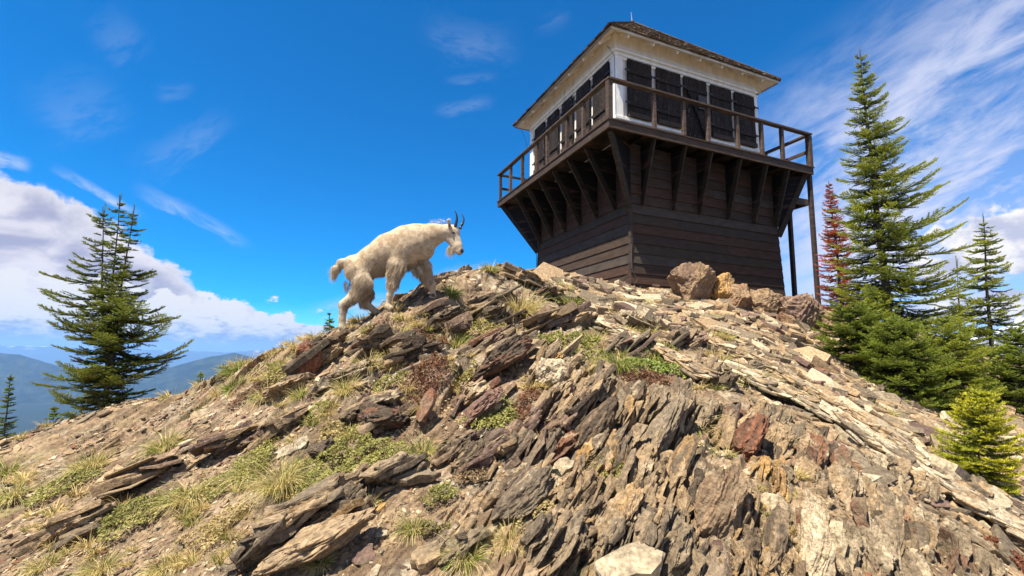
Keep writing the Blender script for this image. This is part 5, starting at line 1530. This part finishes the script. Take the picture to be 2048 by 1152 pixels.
# fur strands over the surface
def furs():
    g = np.random.default_rng(55)
    me = body.data; n = len(GQ)
    A_, B_, C_, D_ = [GVv[GQ[:, i]] for i in range(4)]
    nr = np.cross(C_ - A_, D_ - B_); ar = np.linalg.norm(nr, axis=1) + 1e-12; nr /= ar[:, None]
    p = ar / ar.sum(); N = 52000
    f = g.choice(n, N, p=p); a, b = g.random((2, N, 1))
    P = (A_[f] * (1 - a) + B_[f] * a) * (1 - b) + (D_[f] * (1 - a) + C_[f] * a) * b; nn = nr[f]
    x, y = cc_(P)
    # how long the coat is here (m)
    L = np.full(N, .014)
    def zone(x0, y0, rx, ry, l):
        nonlocal L
        w = sstep(((x - x0) / rx) ** 2 + ((y - y0) / ry) ** 2, 1.25, .6); L = np.maximum(L, w * l)
    zone(450, 730, 130, 120, .05); zone(350, 860, 85, 65, .045); zone(700, 620, 120, 110, .06); zone(620, 555, 130, 60, .05); zone(820, 570, 130, 50, .07)
    zone(940, 530, 80, 50, .07); zone(225, 560, 80, 100, .035); zone(1165, 415, 40, 40, .04); zone(960, 640, 70, 60, .05); zone(500, 640, 90, 60, .045); zone(290, 960, 50, 90, .022); zone(430, 860, 60, 60, .035)
    zone(1190, 190, 40, 30, .02); zone(320, 560, 70, 90, .03)
    L = np.where((x > 1195) & (y > 330), .004, L); L = np.where((x > 1040) & (y < 340), np.minimum(L, .016), L)
    L *= g.uniform(.6, 1.2, N)
    keep = (L > .03) | (g.random(N) < .65); P, nn, L, x, y = P[keep], nn[keep], L[keep], x[keep], y[keep]; N = len(P)
    dr = np.tile(np.array([-.35, 0, -.9]), (N, 1)); dr[x < 330, 0] = -.6
    clump = np.stack([fbm(P[:, 0] * 26, P[:, 1] * 26, P[:, 2] * 10, seed=s, oct=1) - .5 for s in (1, 2, 3)], 1)
    dr = dr + clump * 1.1 * (L > .03)[:, None] + g.normal(0, .12, (N, 3))
    dr -= (dr * nn).sum(1, keepdims=True) * nn * .9; dr /= np.linalg.norm(dr, axis=1, keepdims=True)
    d = dr + nn * g.uniform(.12, .42, (N, 1))
    c = lerp3(lerp3((.44, .33, .21), (.62, .53, .38), sstep(x, 320, 260) * sstep(y, 700, 640)), (.64, .53, .38), g.random(N)) * np.where((L > .03) & (fbm(P[:, 0] * 14, P[:, 1] * 14, P[:, 2] * 9, seed=8, oct=2) > .56), .86, 1.)[:, None]; c *= (1 - .25 * sstep(clump[:, 0], .0, .3) * (L > .03))[:, None]
    V, q, C = blades(P - nn * .002, d, L, np.where(L > .03, .0042, .0032), np.full(N, .25), c * .9, c * 1.05, g, 2)
    adopt(mk('fur', V, [q], M_fur, None, col=np.clip(C, 0, .85)))
furs()
# beard
def strands(name, pts, n, L, dirv, spread, seed, col=(.62, .52, .36), w=.003, curl=.3):
    g = np.random.default_rng(seed); P = np.array(pts)[g.integers(0, len(pts), n)] + g.normal(0, spread, (n, 3))
    d = np.tile(np.array(dirv, float), (n, 1)) + g.normal(0, .16, (n, 3))
    c = np.array(col) * g.uniform(.7, 1.15, (n, 1))
    V, q, C = blades(P, d, L * g.uniform(.5, 1.1, n), np.full(n, w), np.full(n, curl), c, c, g, 3)
    adopt(mk(name, V, [q], M_fur, None, col=C))
strands('beard', [gp(1150, 385, -.02), gp(1165, 400, -.022), gp(1180, 410, -.022), gp(1150, 400, -.02)], 380, .085, (-.25, 0, -1), .011, 61)
strands('chest_ruff', [gp(955, 505, -.02), gp(975, 515, 0), (gp(930, 530, .02)), gp(900, 560, -.02), gp(850, 585, -.02)], 700, .08, (.45, -.1, -.7), .016, 62)
strands('crest', [gp(x_, 186 - (x_ - 1000) * .06, 0) for x_ in (1000, 1030, 1060, 1090, 1120, 1150)], 260, .045, (-.3, 0, 1.), .014, 63, col=(.8, .74, .62), w=.0016)
strands('tail_tuft', [gp(205, 600), gp(198, 620), gp(225, 560), gp(190, 580)], 500, .07, (-.15, 0, -1), .018, 64)
strands('loose_wool', [gp(300, 680, -.03), gp(310, 720, -.03), gp(330, 690, -.03)], 160, .09, (-.05, 0, -1), .012, 65, col=(.30, .24, .17))
# horns, eyes, nostril
def horn(pts, r0):
    m = MB(); P = [Vector(p) for p in pts]; Q = []
    for i in range(11):
        t = i / 10 * (len(P) - 1); k = min(int(t), len(P) - 2); s = t - k
        p0 = P[max(k - 1, 0)]; p1 = P[k]; p2 = P[k + 1]; p3 = P[min(k + 2, len(P) - 1)]
        Q.append(.5 * ((2 * p1) + (p2 - p0) * s + (2 * p0 - 5 * p1 + 4 * p2 - p3) * s * s + (3 * p1 - p0 - 3 * p2 + p3) * s ** 3))
    m.tube(Q, [r0 * (1 - .9 * (i / 10) ** 1.15) * (1.06 if i % 2 else .98) for i in range(11)], 9, (.022, .018, .017))
    adopt(m.build('horn', M_horn, None, smooth=True))
horn([gp(1198, 232, -.05), gp(1213, 175, -.055), gp(1210, 130, -.06), gp(1190, 92, -.065)], 14 * KM)
horn([gp(1232, 232, .02), gp(1255, 185, .03), gp(1263, 145, .035), gp(1240, 96, .04)], 14 * KM)
def blob(name, c, r, col, sc=(1, 1, 1), mat=None):
    V = ico(3); o = mk(name, V[0] * r * np.array(sc) + c, V[1], mat or M_horn, None, col=np.tile(col, (len(V[0]), 1)), smooth=True); adopt(o); return o
def surf_y(cx0, cy0):
    """nearest front of the coat behind an enlarged-view point"""
    k = np.hypot(cx - cx0, cy - cy0) < 9
    return GVv[k][:, 1].min() if k.any() else YG - .05
def on_goat(cx0, cy0, dy=0):
    y_ = surf_y(cx0, cy0); return W(620 + cx0 / 4.115, 400 + cy0 / 4.115, y_ + dy)
blob('eye', on_goat(1181, 270, .006), 11 * KM, (.008, .006, .005), (1.2, .7, .9))
blob('nostril', on_goat(1262, 414, .004), 8 * KM, (.012, .01, .01), (1, .6, .7))
m = MB(); m.tube([on_goat(1252, 444, .001), on_goat(1232, 452, .001), on_goat(1212, 448, .001)], .0025, 5, (.06, .045, .04)); adopt(m.build('mouth', M_horn, None))
m = MB(); m.tube([on_goat(1146, 225, -.001), on_goat(1148, 205, -.002), on_goat(1150, 192, -.001)], [.004, .008, .003], 6, (.10, .07, .05)); adopt(m.build('inner_ear', M_goat, None))
# ------------------------------------------------------------------ far ridges and the air between
M_forest = material('far_forest', rough=1, nscale=.004, lo=.6, hi=1.4, spec=.02)
def ridge(name, prof, D, depth, zb, cols, seed, amp=.12, snow=None):
    """prof: (photo column, photo row) of the skyline"""
    us = [p[0] for p in prof]; vs = [p[1] for p in prof]
    N, M = 260, 34
    U = np.linspace(us[0], us[-1], N); Vv = np.interp(U, us, vs)
    V = []; C = []
    tops = [ray(a, b) * D for a, b in zip(U, Vv)]
    for j in range(M):
        t = (j / (M - 1)) * 2 - 1          # -1 near foot .. 0 crest .. 1 far foot
        for i in range(N):
            p = tops[i]; dr = np.array([p[0], p[1]]) / np.hypot(p[0], p[1])
            q = dr * (np.hypot(p[0], p[1]) + t * depth)
            V.append((q[0], q[1], p[2]))
    V = np.array(V); T = np.repeat(np.abs(np.linspace(-1, 1, M)), N)
    sc_ = D * .04
    rn = fbm(V[:, 0] / sc_, V[:, 1] / sc_, seed=seed, oct=5); rid = 1 - np.abs(rn - .5) * 4
    hgt = V[:, 2] - zb
    V[:, 2] = zb + hgt * (1 - T ** 1.15) + hgt.max() * amp * (rid - .7) * np.clip(T * 3, 0, 1) * (1 - T)
    ii = (np.arange(M - 1)[:, None] * N + np.arange(N - 1)[None]).ravel()
    F = np.stack([ii, ii + 1, ii + N + 1, ii + N], 1)
    n2 = fbm(V[:, 0] / (D * .012), V[:, 1] / (D * .012), seed=seed + 3, oct=4)
    C = lerp3(cols[0], cols[1], sstep(n2, .35, .65))
    if snow: 
        hh = (V[:, 2] - zb) / hgt.max()
        C = lerp3(C, (.85, .87, .9), sstep(hh + (n2 - .5) * .9, *snow))
    o = mk(name, V, F, M_forest, col=C, smooth=False); tag(o, kind='structure'); return o
FOR = [(.010, .020, .016), (.024, .034, .022)]
ridge('hills', [(-500, 702), (-200, 690), (0, 690), (80, 692), (200, 697), (330, 700), (460, 704), (520, 699), (560, 703), (640, 712), (760, 712)], 26000, 5000, -690, FOR, 21, snow=(.9, 1.15))
ridge('hills', [(-500, 740), (-250, 712), (-60, 700), (40, 708), (130, 735), (250, 760), (420, 712), (470, 704), (540, 722), (640, 760), (760, 790)], 8000, 3000, -690, FOR, 22)
ridge('hills', [(1500, 720), (1700, 700), (1850, 672), (1950, 668), (2048, 640), (2200, 600), (2400, 640)], 9000, 2500, -690, [(.10, .09, .075), (.16, .15, .13)], 23, snow=(.45, .75))
ridge('mountain', [(1900, 760), (1975, 690), (2010, 662), (2035, 628), (2060, 606), (2150, 560), (2300, 640), (2450, 760)], 5200, 1600, -690, [(.09, .085, .08), (.17, .16, .145)], 24, snow=(.62, .8))
hz = material('haze_air', use_col=False)
hz.node_tree.nodes.clear()
_o = hz.node_tree.nodes.new('ShaderNodeOutputMaterial'); _v = hz.node_tree.nodes.new('ShaderNodeVolumePrincipled')
_v.inputs['Color'].default_value = (.30, .56, 1, 1); _v.inputs['Density'].default_value = 5.0e-5; _v.inputs['Anisotropy'].default_value = .1
hz.node_tree.links.new(_v.outputs[0], _o.inputs['Volume'])
m = MB(); m.box(-52000, 52000, -52000, 52000, -705, 480)
hb = m.build('haze', hz); tag(hb, 'pale blue air lying over the far valleys', 'haze', kind='stuff')
